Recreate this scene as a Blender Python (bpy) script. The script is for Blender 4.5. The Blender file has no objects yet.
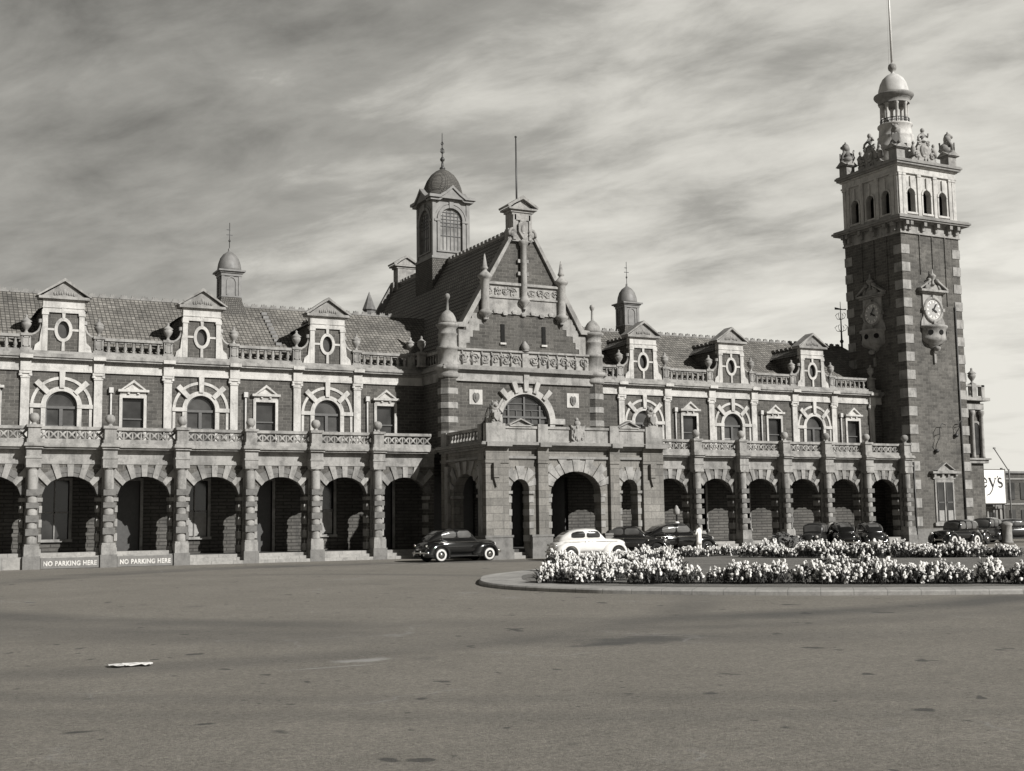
import bpy, math, random
from mathutils import Vector, Matrix
R = math.radians
PI = math.pi
C = bpy.context.scene.collection
rnd = random.Random(7)

# ------------------------------------------------------------------ mesh builder
class MB:
    def __init__(s):
        s.v = []; s.f = []; s.mi = []; s.sm = []; s.M = None; s.m = 0
    def V(s, pts):
        b = len(s.v)
        for p in pts:
            p = Vector(p)
            if s.M is not None: p = s.M @ p
            s.v.append(p)
        return b
    def F(s, idx, smooth=False):
        s.f.append(idx); s.mi.append(s.m); s.sm.append(smooth)
    def box(s, x0, x1, y0, y1, z0, z1):
        b = s.V([(x0,y0,z0),(x1,y0,z0),(x1,y1,z0),(x0,y1,z0),(x0,y0,z1),(x1,y0,z1),(x1,y1,z1),(x0,y1,z1)])
        for q in ((0,3,2,1),(4,5,6,7),(0,1,5,4),(1,2,6,5),(2,3,7,6),(3,0,4,7)): s.F([b+i for i in q])
        return s
    def prism(s, poly, a0, a1, ax='y'):
        n = len(poly)
        def P(u, w, a):
            return (u,a,w) if ax=='y' else ((a,u,w) if ax=='x' else (u,w,a))
        b = s.V([P(u,w,a0) for u,w in poly] + [P(u,w,a1) for u,w in poly])
        ar = sum(poly[i][0]*poly[(i+1)%n][1]-poly[(i+1)%n][0]*poly[i][1] for i in range(n))
        flip = (ar > 0) if ax in ('x','z') else (ar < 0)
        A = list(range(b,b+n)); B = list(range(b+n,b+2*n))
        if flip: s.F(A[::-1]); s.F(B)
        else: s.F(A); s.F(B[::-1])
        for i in range(n):
            j = (i+1)%n
            q = [b+i,b+n+i,b+n+j,b+j]
            s.F(q[::-1] if flip else q)
        return s
    def lathe(s, prof, cx=0, cy=0, n=16, sx=1, sy=1, rot=0, smooth=True, z0=0, caps=True):
        rings = []
        for r, z in prof:
            if r < 1e-5: rings.append([s.V([(cx,cy,z+z0)])])
            else:
                b = s.V([(cx+r*sx*math.cos(rot+2*PI*i/n), cy+r*sy*math.sin(rot+2*PI*i/n), z+z0) for i in range(n)])
                rings.append(list(range(b,b+n)))
        for A, B in zip(rings, rings[1:]):
            for i in range(n):
                j = (i+1)%n
                if len(A)==1 and len(B)==1: break
                if len(A)==1: s.F([A[0],B[j],B[i]][::-1], smooth)
                elif len(B)==1: s.F([A[i],A[j],B[0]], smooth)
                else: s.F([A[i],A[j],B[j],B[i]], smooth)
        if caps and len(rings[0])>1: s.F(rings[0][::-1])
        if caps and len(rings[-1])>1: s.F(rings[-1])
        return s
    def ell(s, c, r, n=12, k=8):
        prof = [(math.sin(PI*i/k), -math.cos(PI*i/k)) for i in range(k+1)]
        pts = [(0 if i in (0,k) else a, b*r[2]) for i,(a,b) in enumerate(prof)]
        return s.lathe(pts, c[0], c[1], n, r[0], r[1], 0, True, c[2])
    def tube(s, pts, r, n=6, smooth=True):
        pts = [Vector(p) for p in pts]; prev = None
        for i, p in enumerate(pts):
            d = (pts[min(i+1,len(pts)-1)]-pts[max(i-1,0)]).normalized()
            a = d.cross(Vector((0,0,1)))
            if a.length < 1e-3: a = Vector((1,0,0))
            a.normalize(); b = d.cross(a)
            rr = r[i] if isinstance(r,(list,tuple)) else r
            base = s.V([p+(a*math.cos(2*PI*k/n)+b*math.sin(2*PI*k/n))*rr for k in range(n)])
            ring = list(range(base,base+n))
            if prev:
                for k in range(n): s.F([prev[k],prev[(k+1)%n],ring[(k+1)%n],ring[k]], smooth)
            else: s.F(ring[::-1])
            prev = ring
        s.F(prev)
        return s
    def arc(s, cx, cz, r0, r1, a0, a1, y0, y1, n=14, kz=1.0):
        """ring sector in the xz plane extruded along y; kz squashes z"""
        P = lambda r,a: (cx+r*math.cos(a), cz+r*kz*math.sin(a))
        idx = []
        for i in range(n+1):
            a = a0+(a1-a0)*i/n
            (xi,zi),(xo,zo) = P(r0,a),P(r1,a)
            b = s.V([(xi,y0,zi),(xo,y0,zo),(xo,y1,zo),(xi,y1,zi)]); idx.append(b)
        for p,q in zip(idx, idx[1:]):
            for k in range(4): s.F([p+k,q+k,q+(k+1)%4,p+(k+1)%4])
        s.F([idx[0]+k for k in range(4)]); s.F([idx[-1]+k for k in (3,2,1,0)])
        return s
    def arch_wall(s, x0, x1, z0, z1, cx, hw, zb, sp, rise, y0, y1, n=18):
        s.box(x0,cx-hw,y0,y1,z0,z1); s.box(cx+hw,x1,y0,y1,z0,z1)
        if zb > z0: s.box(cx-hw,cx+hw,y0,y1,z0,zb)
        for i in range(n):
            a, b = PI-PI*i/n, PI-PI*(i+1)/n
            xa,za,xb,zb_ = cx+hw*math.cos(a), sp+rise*math.sin(a), cx+hw*math.cos(b), sp+rise*math.sin(b)
            s.prism([(xa,za),(xb,zb_),(xb,z1),(xa,z1)], y0, y1)
        return s
    def rect_wall(s, x0, x1, z0, z1, hx0, hx1, hz0, hz1, y0, y1):
        s.box(x0,hx0,y0,y1,z0,z1); s.box(hx1,x1,y0,y1,z0,z1)
        if hz0>z0: s.box(hx0,hx1,y0,y1,z0,hz0)
        if z1>hz1: s.box(hx0,hx1,y0,y1,hz1,z1)
        return s
    def wedge(s, cx, cz, hw, rise, a, da, rout, y0, y1, ztop=None, kout=None):
        """radial voussoir; outer edge at radius rout or cut by a level ztop"""
        pts = []
        for t in (a+da, a-da):
            pts.append((cx+hw*math.cos(t), cz+rise*math.sin(t)))
        for t in (a-da*1.35, a+da*1.35):
            x, z = cx+rout*math.cos(t), cz+(kout or rout)*math.sin(t)
            if ztop is not None and z > ztop:
                xi, zi = cx+hw*math.cos(t), cz+rise*math.sin(t)
                q = (ztop-zi)/(z-zi); x, z = xi+(x-xi)*q, ztop
            pts.append((x,z))
        return s.prism(pts, y0, y1)
    def bar(s, cx, cz, a, r0, r1, w0, w1, y0, y1, kz=1.0, ztop=None):
        """near parallel-sided radial block"""
        d = Vector((math.cos(a), math.sin(a))); t = Vector((-d.y, d.x)); o = Vector((cx, cz))
        pi = o+Vector((d.x*r0, d.y*r0*kz)); po = o+d*r1
        pts = [pi+t*w0/2, pi-t*w0/2, po-t*w1/2, po+t*w1/2]
        if ztop is not None:
            for i, j in ((2,1),(3,0)):
                if pts[i].y > ztop: pts[i] = pts[j]+(pts[i]-pts[j])*((ztop-pts[j].y)/(pts[i].y-pts[j].y))
                elif a > R(60) and a < R(120): pts[i] = pts[j]+(pts[i]-pts[j])*((ztop-pts[j].y)/(pts[i].y-pts[j].y))
        return s.prism([(p.x,p.y) for p in pts], y0, y1)
    def pediment(s, hw, z0, z1, y0, y1, t=.12, out=.06):
        """triangular pediment about x=0: tympanum, base cornice, two raking cornices"""
        s.prism([(-hw+.1,z0+t*.5),(hw-.1,z0+t*.5),(0,z1-.06)], y0+.14, y1)
        s.box(-hw,hw,y0,y1,z0,z0+t)
        sl = (z1-z0-t)/hw
        for sg in (-1,1):
            s.prism([(sg*(hw+.02),z0+t*.9),(0.0,z1-t*.55),(0.0,z1+t*.6),(sg*(hw+.12),z0+t*1.0)], y0-out+.004*sg, y1+.004*sg)
        return s
    def balusters(s, x0, x1, z0, z1, y, n, r=.09):
        for i in range(n):
            x = x0+(x1-x0)*(i+.5)/n; h = z1-z0
            s.lathe([(r*.8,0),(r*.8,h*.1),(r*.45,h*.16),(r,h*.38),(r*.5,h*.75),(r*.8,h*.86),(r*.8,h)], x, y, 8, z0=z0)
        return s

def build(name, mb, mat, parent=None, loc=(0,0,0), rz=0):
    me = bpy.data.meshes.new(name)
    me.from_pydata([tuple(p) for p in mb.v], [], mb.f)
    for m in (mat if isinstance(mat,(list,tuple)) else [mat]): me.materials.append(m)
    me.polygons.foreach_set('material_index', mb.mi)
    me.polygons.foreach_set('use_smooth', mb.sm)
    me.update()
    o = bpy.data.objects.new(name, me); C.objects.link(o)
    o.parent = parent; o.location = loc; o.rotation_euler = (0,0,rz)
    return o
def tag(o, label=None, cat=None, group=None, kind=None):
    if label: o['label'] = label
    if cat: o['category'] = cat
    if group: o['group'] = group
    if kind: o['kind'] = kind
    return o
def empty(name, loc, rz=0):
    o = bpy.data.objects.new(name, None); C.objects.link(o)
    o.location = loc; o.rotation_euler = (0,0,rz); o.empty_display_size = .3
    return o
def copy_tree(o, parent=None, loc=None, rz=None):
    kids = [k for k in bpy.data.objects if k.parent == o]
    c = o.copy(); C.objects.link(c); c.parent = parent
    if loc is not None: c.location = loc
    if rz is not None: c.rotation_euler = (0,0,rz)
    for k in kids: copy_tree(k, c)
    return c

# ------------------------------------------------------------------ materials
def newmat(name, rough=.8, spec=.3):
    m = bpy.data.materials.new(name); m.use_nodes = True
    nt = m.node_tree; b = nt.nodes['Principled BSDF']
    b.inputs['Roughness'].default_value = rough
    b.inputs['Specular IOR Level'].default_value = spec
    return m, nt, b
def g(v): return (v, v*.979, v*.94, 1)          # the print's warm grey
class N:
    """tiny node helper"""
    def __init__(s, nt): s.nt = nt
    def n(s, t, **k):
        x = s.nt.nodes.new(t)
        for a, v in k.items(): setattr(x, a, v)
        return x
    def l(s, a, b): s.nt.links.new(a, b)
    def pos(s): return s.n('ShaderNodeNewGeometry').outputs['Position']
    def obj(s): return s.n('ShaderNodeTexCoord').outputs['Object']
    def noise(s, vec, scale, detail=4, rough=.55, stretch=None):
        if stretch:
            mp = s.n('ShaderNodeMapping'); mp.inputs['Scale'].default_value = stretch
            s.l(vec, mp.inputs['Vector']); vec = mp.outputs['Vector']
        t = s.n('ShaderNodeTexNoise'); t.inputs['Scale'].default_value = scale
        t.inputs['Detail'].default_value = detail; t.inputs['Roughness'].default_value = rough
        s.l(vec, t.inputs['Vector']); return t.outputs['Fac']
    def ramp(s, fac, stops):
        r = s.n('ShaderNodeValToRGB'); e = r.color_ramp.elements
        while len(e) < len(stops): e.new(.5)
        for el, (p, v) in zip(e, stops):
            el.position = p; el.color = g(v) if not isinstance(v, tuple) else v
        s.l(fac, r.inputs['Fac']); return r.outputs['Color']
    def mix(s, fac, a, b, mode='MIX'):
        m = s.n('ShaderNodeMix', data_type='RGBA', blend_type=mode)
        for sock, v in ((m.inputs['Factor'],fac),(m.inputs['A'],a),(m.inputs['B'],b)):
            if hasattr(v,'is_linked') or hasattr(v,'links'): s.l(v, sock)
            else: sock.default_value = v
        return m.outputs['Result']
    def math(s, op, a, b=None):
        m = s.n('ShaderNodeMath', operation=op)
        for i, v in enumerate((a,b)):
            if v is None: continue
            if hasattr(v,'links'): s.l(v, m.inputs[i])
            else: m.inputs[i].default_value = v
        return m.outputs[0]
    def bump(s, h, bsdf, strength=.4, dist=.02):
        b = s.n('ShaderNodeBump'); b.inputs['Strength'].default_value = strength; b.inputs['Distance'].default_value = dist
        s.l(h, b.inputs['Height']); s.l(b.outputs['Normal'], bsdf.inputs['Normal'])

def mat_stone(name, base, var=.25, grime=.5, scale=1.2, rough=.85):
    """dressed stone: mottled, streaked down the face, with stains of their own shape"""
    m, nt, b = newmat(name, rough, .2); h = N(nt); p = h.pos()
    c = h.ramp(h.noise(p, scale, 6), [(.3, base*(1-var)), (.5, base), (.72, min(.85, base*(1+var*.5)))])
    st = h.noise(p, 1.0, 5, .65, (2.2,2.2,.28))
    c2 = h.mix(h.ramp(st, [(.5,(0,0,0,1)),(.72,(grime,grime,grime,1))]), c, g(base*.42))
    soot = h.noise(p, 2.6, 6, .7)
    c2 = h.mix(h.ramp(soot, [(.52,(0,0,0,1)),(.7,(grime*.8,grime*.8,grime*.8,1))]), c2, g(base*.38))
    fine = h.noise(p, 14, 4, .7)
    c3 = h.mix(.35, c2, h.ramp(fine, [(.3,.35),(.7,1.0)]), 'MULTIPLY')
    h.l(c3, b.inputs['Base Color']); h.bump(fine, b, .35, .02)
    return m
def mat_courses(name, c1, c2, mort, bw, bh, msize=.018, rough=.9, bump=.5, offset=.5, slope=False, var=1.0):
    m, nt, b = newmat(name, rough, .2); h = N(nt); p = h.pos()
    sx = h.n('ShaderNodeSeparateXYZ'); h.l(p, sx.inputs[0])
    cb = h.n('ShaderNodeCombineXYZ')
    h.l(h.math('ADD', sx.outputs[0], sx.outputs[1]) if not slope else (sx.outputs[1] if slope=='y' else sx.outputs[0]), cb.inputs[0])
    h.l(sx.outputs[2], cb.inputs[1])
    t = h.n('ShaderNodeTexBrick'); t.offset = offset
    t.inputs['Scale'].default_value = 1; t.inputs['Brick Width'].default_value = bw; t.inputs['Row Height'].default_value = bh
    t.inputs['Mortar Size'].default_value = msize; t.inputs['Mortar Smooth'].default_value = .3; t.inputs['Bias'].default_value = 0
    t.inputs['Color1'].default_value = g(c1); t.inputs['Color2'].default_value = g(c2); t.inputs['Mortar'].default_value = g(mort)
    h.l(cb.outputs[0], t.inputs['Vector'])
    no = h.noise(p, .5, 5, .6); fi = h.noise(p, 9, 5, .7)
    c = h.mix(min(1,.6*var), t.outputs['Color'], h.ramp(no, [(.3,.55),(.7,1.25)]), 'MULTIPLY')
    c = h.mix(min(1,.6*var), c, h.ramp(fi, [(.25,.5),(.75,1.35)]), 'MULTIPLY')
    st = h.noise(p, 1.3, 5, .65, (2.0,2.0,.3))
    c = h.mix(h.ramp(st, [(.52,(0,0,0,1)),(.72,(.5,.5,.5,1))]), c, g(c1*.45))
    h.l(c, b.inputs['Base Color'])
    hh = h.math('ADD', h.math('MULTIPLY', h.math('SUBTRACT', 1.0, t.outputs['Fac']), 1.0), h.math('MULTIPLY', fi, .5))
    h.bump(hh, b, bump, .03)
    return m
def mat_plain(name, v, rough=.6, spec=.4, metal=0, var=.15, coat=0, scale=6):
    m, nt, b = newmat(name, rough, spec); h = N(nt)
    c = h.ramp(h.noise(h.obj(), scale, 4), [(.3, v*(1-var)), (.7, v*(1+var))])
    h.l(c, b.inputs['Base Color']); b.inputs['Metallic'].default_value = metal
    b.inputs['Coat Weight'].default_value = coat
    return m
BASALT = mat_courses('basalt_courses', .075, .12, .2, .5, .19, .016, bump=.9)
BASALT_TOWER = mat_courses('basalt_tower_courses', .085, .14, .21, .55, .22, .016, bump=.9)
RUBBLE = mat_courses('rusticated_courses', .095, .125, .06, .95, .2, .03, bump=.9)
PORCH = mat_courses('porch_ashlar', .165, .25, .1, 1.3, .42, .012, bump=.4)
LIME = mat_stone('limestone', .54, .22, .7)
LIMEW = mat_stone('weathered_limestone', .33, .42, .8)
LIMEM = mat_stone('gable_limestone', .43, .3, .75)
LIMED = mat_stone('stained_limestone', .27, .3, .5)
PLINTH = mat_stone('granite_plinth', .2, .25, .4, 3)
DARKST = mat_stone('dark_block_stone', .17, .3, .4, 3)
RELIEF = mat_stone('carved_relief_stone', .34, .35, .6, 3)
TILE = mat_courses('marseille_tiles', .15, .25, .06, .24, .19, .022, rough=.7, bump=.9, offset=0.0, slope='x', var=1.2)
TILEX = mat_courses('gable_roof_tiles', .2, .25, .07, .34, .3, .05, rough=.7, bump=1.0, offset=0.0, slope='y', var=.8)
LEAD = mat_plain('dark_sheet_metal', .16, .55, .4, 0, .3, scale=2)
SHINGLE = mat_courses('scale_shingles', .12, .17, .06, .14, .13, .02, bump=.7)
DOMEC = mat_plain('pale_dome_copper', .46, .6, .3, 0, .2, scale=1.5)
IRON = mat_plain('black_iron', .035, .5, .5)
POLEW = mat_plain('white_painted_pole', .6, .4, .4)
FRAME = mat_plain('painted_timber', .085, .5, .4)
FRAMEL = mat_plain('pale_painted_timber', .45, .5, .4)
def mat_glass(name, v):
    m, nt, b = newmat(name, .12, .5); h = N(nt)
    c = h.ramp(h.noise(h.pos(), .9, 3), [(.35, v*.6), (.65, v*1.5)])
    h.l(c, b.inputs['Base Color']); return m
PANE = mat_glass('dark_window_glass', .03)
PANEG = mat_glass('dusty_window_glass', .05)
VOIDM = mat_plain('dim_interior', .018, .9, .1)  # near-black colour stands in for shade inside openings
DOOR = mat_plain('dark_varnished_door', .06, .5, .4)
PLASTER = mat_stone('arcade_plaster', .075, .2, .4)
WHITE = mat_plain('white_paint', .75, .5, .4, 0, .04)
BLACKP = mat_plain('black_lettering', .02, .6, .3)
CURTAIN = mat_plain('pale_curtain', .3, .9, .1)

# ------------------------------------------------------------------ ground
def ground_mats():
    m, nt, b = newmat('asphalt', .88, .3); h = N(nt); p = h.pos()
    base = h.ramp(h.noise(p, .3, 7, .7), [(.3,.18),(.7,.228)])
    mid = h.noise(p, 2.4, 6, .75); fine = h.noise(p, 30, 5, .8)
    c = h.mix(.75, base, h.ramp(mid, [(.3,.86),(.7,1.1)]), 'MULTIPLY')
    spk = h.noise(p, 11, 3, .8)
    c = h.mix(.8, c, h.ramp(spk, [(.32,.62),(.5,1.0),(.7,1.35)]), 'MULTIPLY')
    c = h.mix(.9, c, h.ramp(fine, [(.28,.4),(.72,1.45)]), 'MULTIPLY')
    grit = h.n('ShaderNodeTexVoronoi'); grit.inputs['Scale'].default_value = 9; h.l(p, grit.inputs['Vector'])
    c = h.mix(h.ramp(grit.outputs['Distance'], [(.05,(.5,.5,.5,1)),(.16,(0,0,0,1))]), c, h.ramp(h.noise(p,7,2), [(.45,.07),(.55,.3)]))
    # a broad oil stain, a pale worn patch and a spill beside it
    for px,py,rx,ry,v,k in ((5.1,-48.1,1.5,.8,.075,.75),(4.2,-48.4,.8,.3,.07,.6),(-.2,-48.3,.55,.3,.33,.8),(-1.0,-48.9,.9,.07,.3,.7),(-5.2,-53.0,.25,.1,.05,.9),(-3.9,-53.2,.2,.08,.05,.9)):
        s1 = h.n('ShaderNodeVectorMath', operation='SUBTRACT'); h.l(p, s1.inputs[0]); s1.inputs[1].default_value=(px,py,0)
        s2 = h.n('ShaderNodeVectorMath', operation='DIVIDE'); h.l(s1.outputs[0], s2.inputs[0]); s2.inputs[1].default_value=(rx,ry,1)
        s3 = h.n('ShaderNodeVectorMath', operation='LENGTH'); h.l(s2.outputs[0], s3.inputs[0])
        m_ = h.math('ADD', s3.outputs['Value'], h.math('MULTIPLY', h.math('SUBTRACT', h.noise(p, 2.2, 4, .7), .5), 1.9))
        c = h.mix(h.ramp(m_, [(.45,(k,k,k,1)),(1.0,(0,0,0,1))]), c, g(v))
    # dark tyre tracks swept round the island, with worn breaks
    for cx,cy,rad,wd,k in ((13.25,-26.0,19.35,.75,.75),(13.6,-26.2,21.3,.5,.5),(20,-20,31.5,.8,.4),(-2,-30,17.5,.5,.4),(24,-14,46.2,.3,.25),(24,-14,47.6,.25,.22)):
        d = h.n('ShaderNodeVectorMath', operation='DISTANCE'); h.l(p, d.inputs[0]); d.inputs[1].default_value=(cx,cy,0)
        dd = h.math('ABSOLUTE', h.math('SUBTRACT', h.math('ADD', d.outputs['Value'], h.math('MULTIPLY', h.noise(p,.25,2), .8)), rad+.4))
        t = h.ramp(h.math('DIVIDE', dd, wd*2), [(.25,(k,k,k,1)),(1,(0,0,0,1))])
        c = h.mix(h.math('MULTIPLY', t, h.ramp(h.noise(p,.12,3),[(.35,(.2,.2,.2,1)),(.6,(1,1,1,1))])), c, g(.07))
    # oil drips and damp patches
    for sc, lo, hi, v, k in ((1.1,.69,.72,.055,.85),(2.1,.7,.73,.05,.8),(.5,.67,.74,.08,.45),(3.6,.72,.76,.05,.7)):
        sp = h.ramp(h.noise(p, sc, 2, .5, (1,.8,1)), [(lo,(0,0,0,1)),(hi,(k,k,k,1))])
        c = h.mix(sp, c, g(v))
    # hairline cracks
    vo = h.n('ShaderNodeTexVoronoi', feature='DISTANCE_TO_EDGE'); vo.inputs['Scale'].default_value = .12
    nz = h.n('ShaderNodeTexNoise'); nz.inputs['Scale'].default_value = .6; nz.inputs['Detail'].default_value = 4; h.l(p, nz.inputs['Vector'])
    ad = h.n('ShaderNodeVectorMath', operation='MULTIPLY_ADD'); ad.inputs[1].default_value = (2.5,2.5,2.5)
    h.l(nz.outputs['Color'], ad.inputs[0]); h.l(p, ad.inputs[2]); h.l(ad.outputs[0], vo.inputs['Vector'])
    cr = h.ramp(vo.outputs['Distance'], [(0,(.55,.55,.55,1)),(.006,(0,0,0,1))])
    c = h.mix(h.math('MULTIPLY', cr, h.ramp(h.noise(p,.3,2), [(.5,(0,0,0,1)),(.6,(1,1,1,1))])), c, g(.26))
    h.l(c, b.inputs['Base Color']); h.bump(fine, b, .9, .02)
    k, nt, b = newmat('concrete_kerb', .85, .3); h = N(nt); p = h.pos()
    f = h.noise(p, 8, 5, .7)
    c = h.mix(.5, h.ramp(h.noise(p, .7, 5), [(.3,.26),(.7,.36)]), h.ramp(f, [(.3,.6),(.7,1.2)]), 'MULTIPLY')
    sk = h.n('ShaderNodeSeparateXYZ'); h.l(p, sk.inputs[0])
    fr_ = h.math('FRACT', h.math('SUBTRACT', h.math('MULTIPLY', sk.outputs[0], .85), h.math('MULTIPLY', sk.outputs[1], .75)))
    c = h.mix(h.ramp(fr_, [(.0,(.8,.8,.8,1)),(.035,(0,0,0,1))]), c, g(.08))
    c = h.mix(h.ramp(h.noise(p, 1.7, 5, .7), [(.5,(0,0,0,1)),(.68,(.6,.6,.6,1))]), c, g(.13))
    h.l(c, b.inputs['Base Color']); h.bump(f, b, .3, .01)
    ln, nt, b = newmat('lawn', .95, .1); h = N(nt); p = h.pos()
    f = h.noise(p, 18, 5, .8)
    c = h.mix(.7, h.ramp(h.noise(p, .6, 4), [(.3,.14),(.7,.2)]), h.ramp(f, [(.25,.5),(.75,1.5)]), 'MULTIPLY')
    h.l(c, b.inputs['Base Color']); h.bump(f, b, .8, .05)
    so, nt, b = newmat('garden_soil', .95, .1); h = N(nt)
    f = h.noise(h.pos(), 12, 5, .8); h.l(h.ramp(f, [(.3,.03),(.7,.08)]), b.inputs['Base Color']); h.bump(f, b, 1, .06)
    return m, k, ln, so
ASPH, KERB, LAWN, SOIL = ground_mats()

def sheet(name, x0, x1, y0, y1, z, mat):
    mb = MB(); b = mb.V([(x0,y0,z),(x1,y0,z),(x1,y1,z),(x0,y1,z)]); mb.F([b,b+1,b+2,b+3])
    return tag(build(name, mb, mat), kind='structure')
sheet('road', -700, 900, -300, 1500, 0, ASPH)

# traffic island: outline measured on the ground
def catmull(pts, k=6):
    out = []; n = len(pts)
    for i in range(n):
        p0,p1,p2,p3 = [Vector(pts[(i+j-1)%n]) for j in range(4)]
        for t in range(k):
            t /= k
            out.append(.5*((2*p1)+(-p0+p2)*t+(2*p0-5*p1+4*p2-p3)*t*t+(-p0+3*p1-3*p2+p3)*t**3))
    return [(p.x,p.y) for p in out]
ISL = catmull([(11.75,-27.8),(10.8,-30.2),(10.62,-32.5),(11.2,-34.7),(12.25,-36.7),(15.5,-40.3),(20.3,-43.6),(27,-47.2),(40,-51),(58,-51),(74,-44),(80,-34),(76,-24),(62,-17.5),(48,-14),(38,-12.5),(30,-13.2),(23,-17),(17.7,-21.5),(13.6,-24.9)])
def inset(poly, d):
    n = len(poly); out = []
    for i in range(n):
        a, b, c = Vector(poly[i-1]), Vector(poly[i]), Vector(poly[(i+1)%n])
        t = (c-a).normalized(); out.append((b.x-t.y*d, b.y+t.x*d))
    return out
def ring_flat(mb, P, Q, zp, zq, smooth=False):
    n = len(P); b = mb.V([(x,y,zp) for x,y in P]); c = mb.V([(x,y,zq) for x,y in Q])
    for i in range(n):
        j = (i+1)%n; mb.F([b+i,b+j,c+j,c+i], smooth)
sgn = 1 if sum(ISL[i-1][0]*ISL[i][1]-ISL[i][0]*ISL[i-1][1] for i in range(len(ISL))) > 0 else -1
mb = MB(); I2 = inset(ISL, .05*sgn); I3 = inset(ISL, .3*sgn); I4 = inset(ISL, .3*sgn)
ring_flat(mb, ISL, ISL, -.05, .1); ring_flat(mb, ISL, I2, .1, .14); ring_flat(mb, I2, I3, .14, .14); ring_flat(mb, I3, I4, .14, .05)
tag(build('kerb', mb, KERB), kind='structure')
mb = MB(); I5 = inset(ISL, 1.5*sgn); ring_flat(mb, I3, I5, .135, .137)
tag(build('pavement', mb, KERB), kind='structure')
mb = MB(); b = mb.V([(x,y,.142) for x,y in I5]); mb.F(list(range(b,b+len(I5)))[::sgn])
tag(build('lawn', mb, LAWN), kind='structure')

# ------------------------------------------------------------------ railway station
L = Vector((28.5,0,0))
S = tag(empty('railway_station', L), 'long two storey dark stone railway station with white trim, arcade, porch and gabled centre', 'railway station')
def sp(name, mb, mat, loc=(0,0,0), rz=0): return build(name, mb, mat, S, Vector(loc)-L, rz)
def sp_copy(o, loc, rz=None): return copy_tree(o, S, Vector(loc)-L, rz)
D = 3.4; BAY = 3.75; XR = 41.33
FLOOR = .52; AH = 1.37; ASP = 3.66; ARI = 1.08
cols = [k*BAY for k in range(-2,6)]; colsR = [XR+k*BAY for k in range(6)]

# one arcade column with its pedestal, blocks, pilaster strip and ball
def make_column():
    mb = MB(); mb.m = 0
    y = -.3
    mb.box(-.42,.42,y-.42,.1,0,.66)
    mb.m = 1
    mb.box(-.37,.37,y-.37,.1,.66,1.16); mb.box(-.34,.34,y-.34,.1,1.16,1.26)
    drum = [(1.26,1.70),(2.04,2.37),(2.71,3.08),(3.35,3.71),(4.02,5.05)]
    for a,b in drum: mb.lathe([(.255,a-.01),(.262,a+.05),(.258,b-.05),(.25,b+.01)], 0, y, 18)
    mb.m = 2
    for a,b in ((1.70,2.04),(2.37,2.71),(3.08,3.35),(3.71,4.02)): mb.box(-.31,.31,y-.31,0,a,b)
    mb.m = 1
    mb.lathe([(.25,5.05),(.3,5.1),(.3,5.15)],0,y,18); mb.box(-.36,.36,y-.34,0,5.15,5.27)
    mb.box(-.37,.37,y-.3,.2,5.27,5.62); mb.box(-.41,.41,y-.34,.2,5.62,5.72); mb.box(-.36,.36,y-.29,.2,5.72,6.12)
    mb.box(-.42,.42,y-.42,.2,6.12,6.235); mb.box(-.5,.5,y-.52,.2,6.235,6.335); mb.box(-.46,.46,y-.46,.2,6.335,6.42)
    mb.box(-.3,.3,-.05,.3,1.26,5.2)
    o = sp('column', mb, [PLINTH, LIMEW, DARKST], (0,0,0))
    mb = MB()
    mb.box(-.36,.36,y-.3,y+.36,6.42,6.62); mb.box(-.3,.3,y-.24,y+.3,6.62,7.2); mb.box(-.38,.38,y-.32,y+.38,7.2,7.34)
    build('pedestal', mb, LIMEW, o)
    mb = MB(); mb.lathe([(.2,7.34),(.12,7.4),(.1,7.46),(.17,7.5),(.24,7.6),(.265,7.7),(.24,7.83),(.16,7.93),(0,7.97)], 0, y, 14)
    build('ball_finial', mb, LIMEW, o)
    return o
col0 = make_column(); col0.location = Vector((cols[0],.3,0))-L
for x in cols[1:]+[37.58]+colsR: sp_copy(col0, (x,.3,0))

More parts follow.
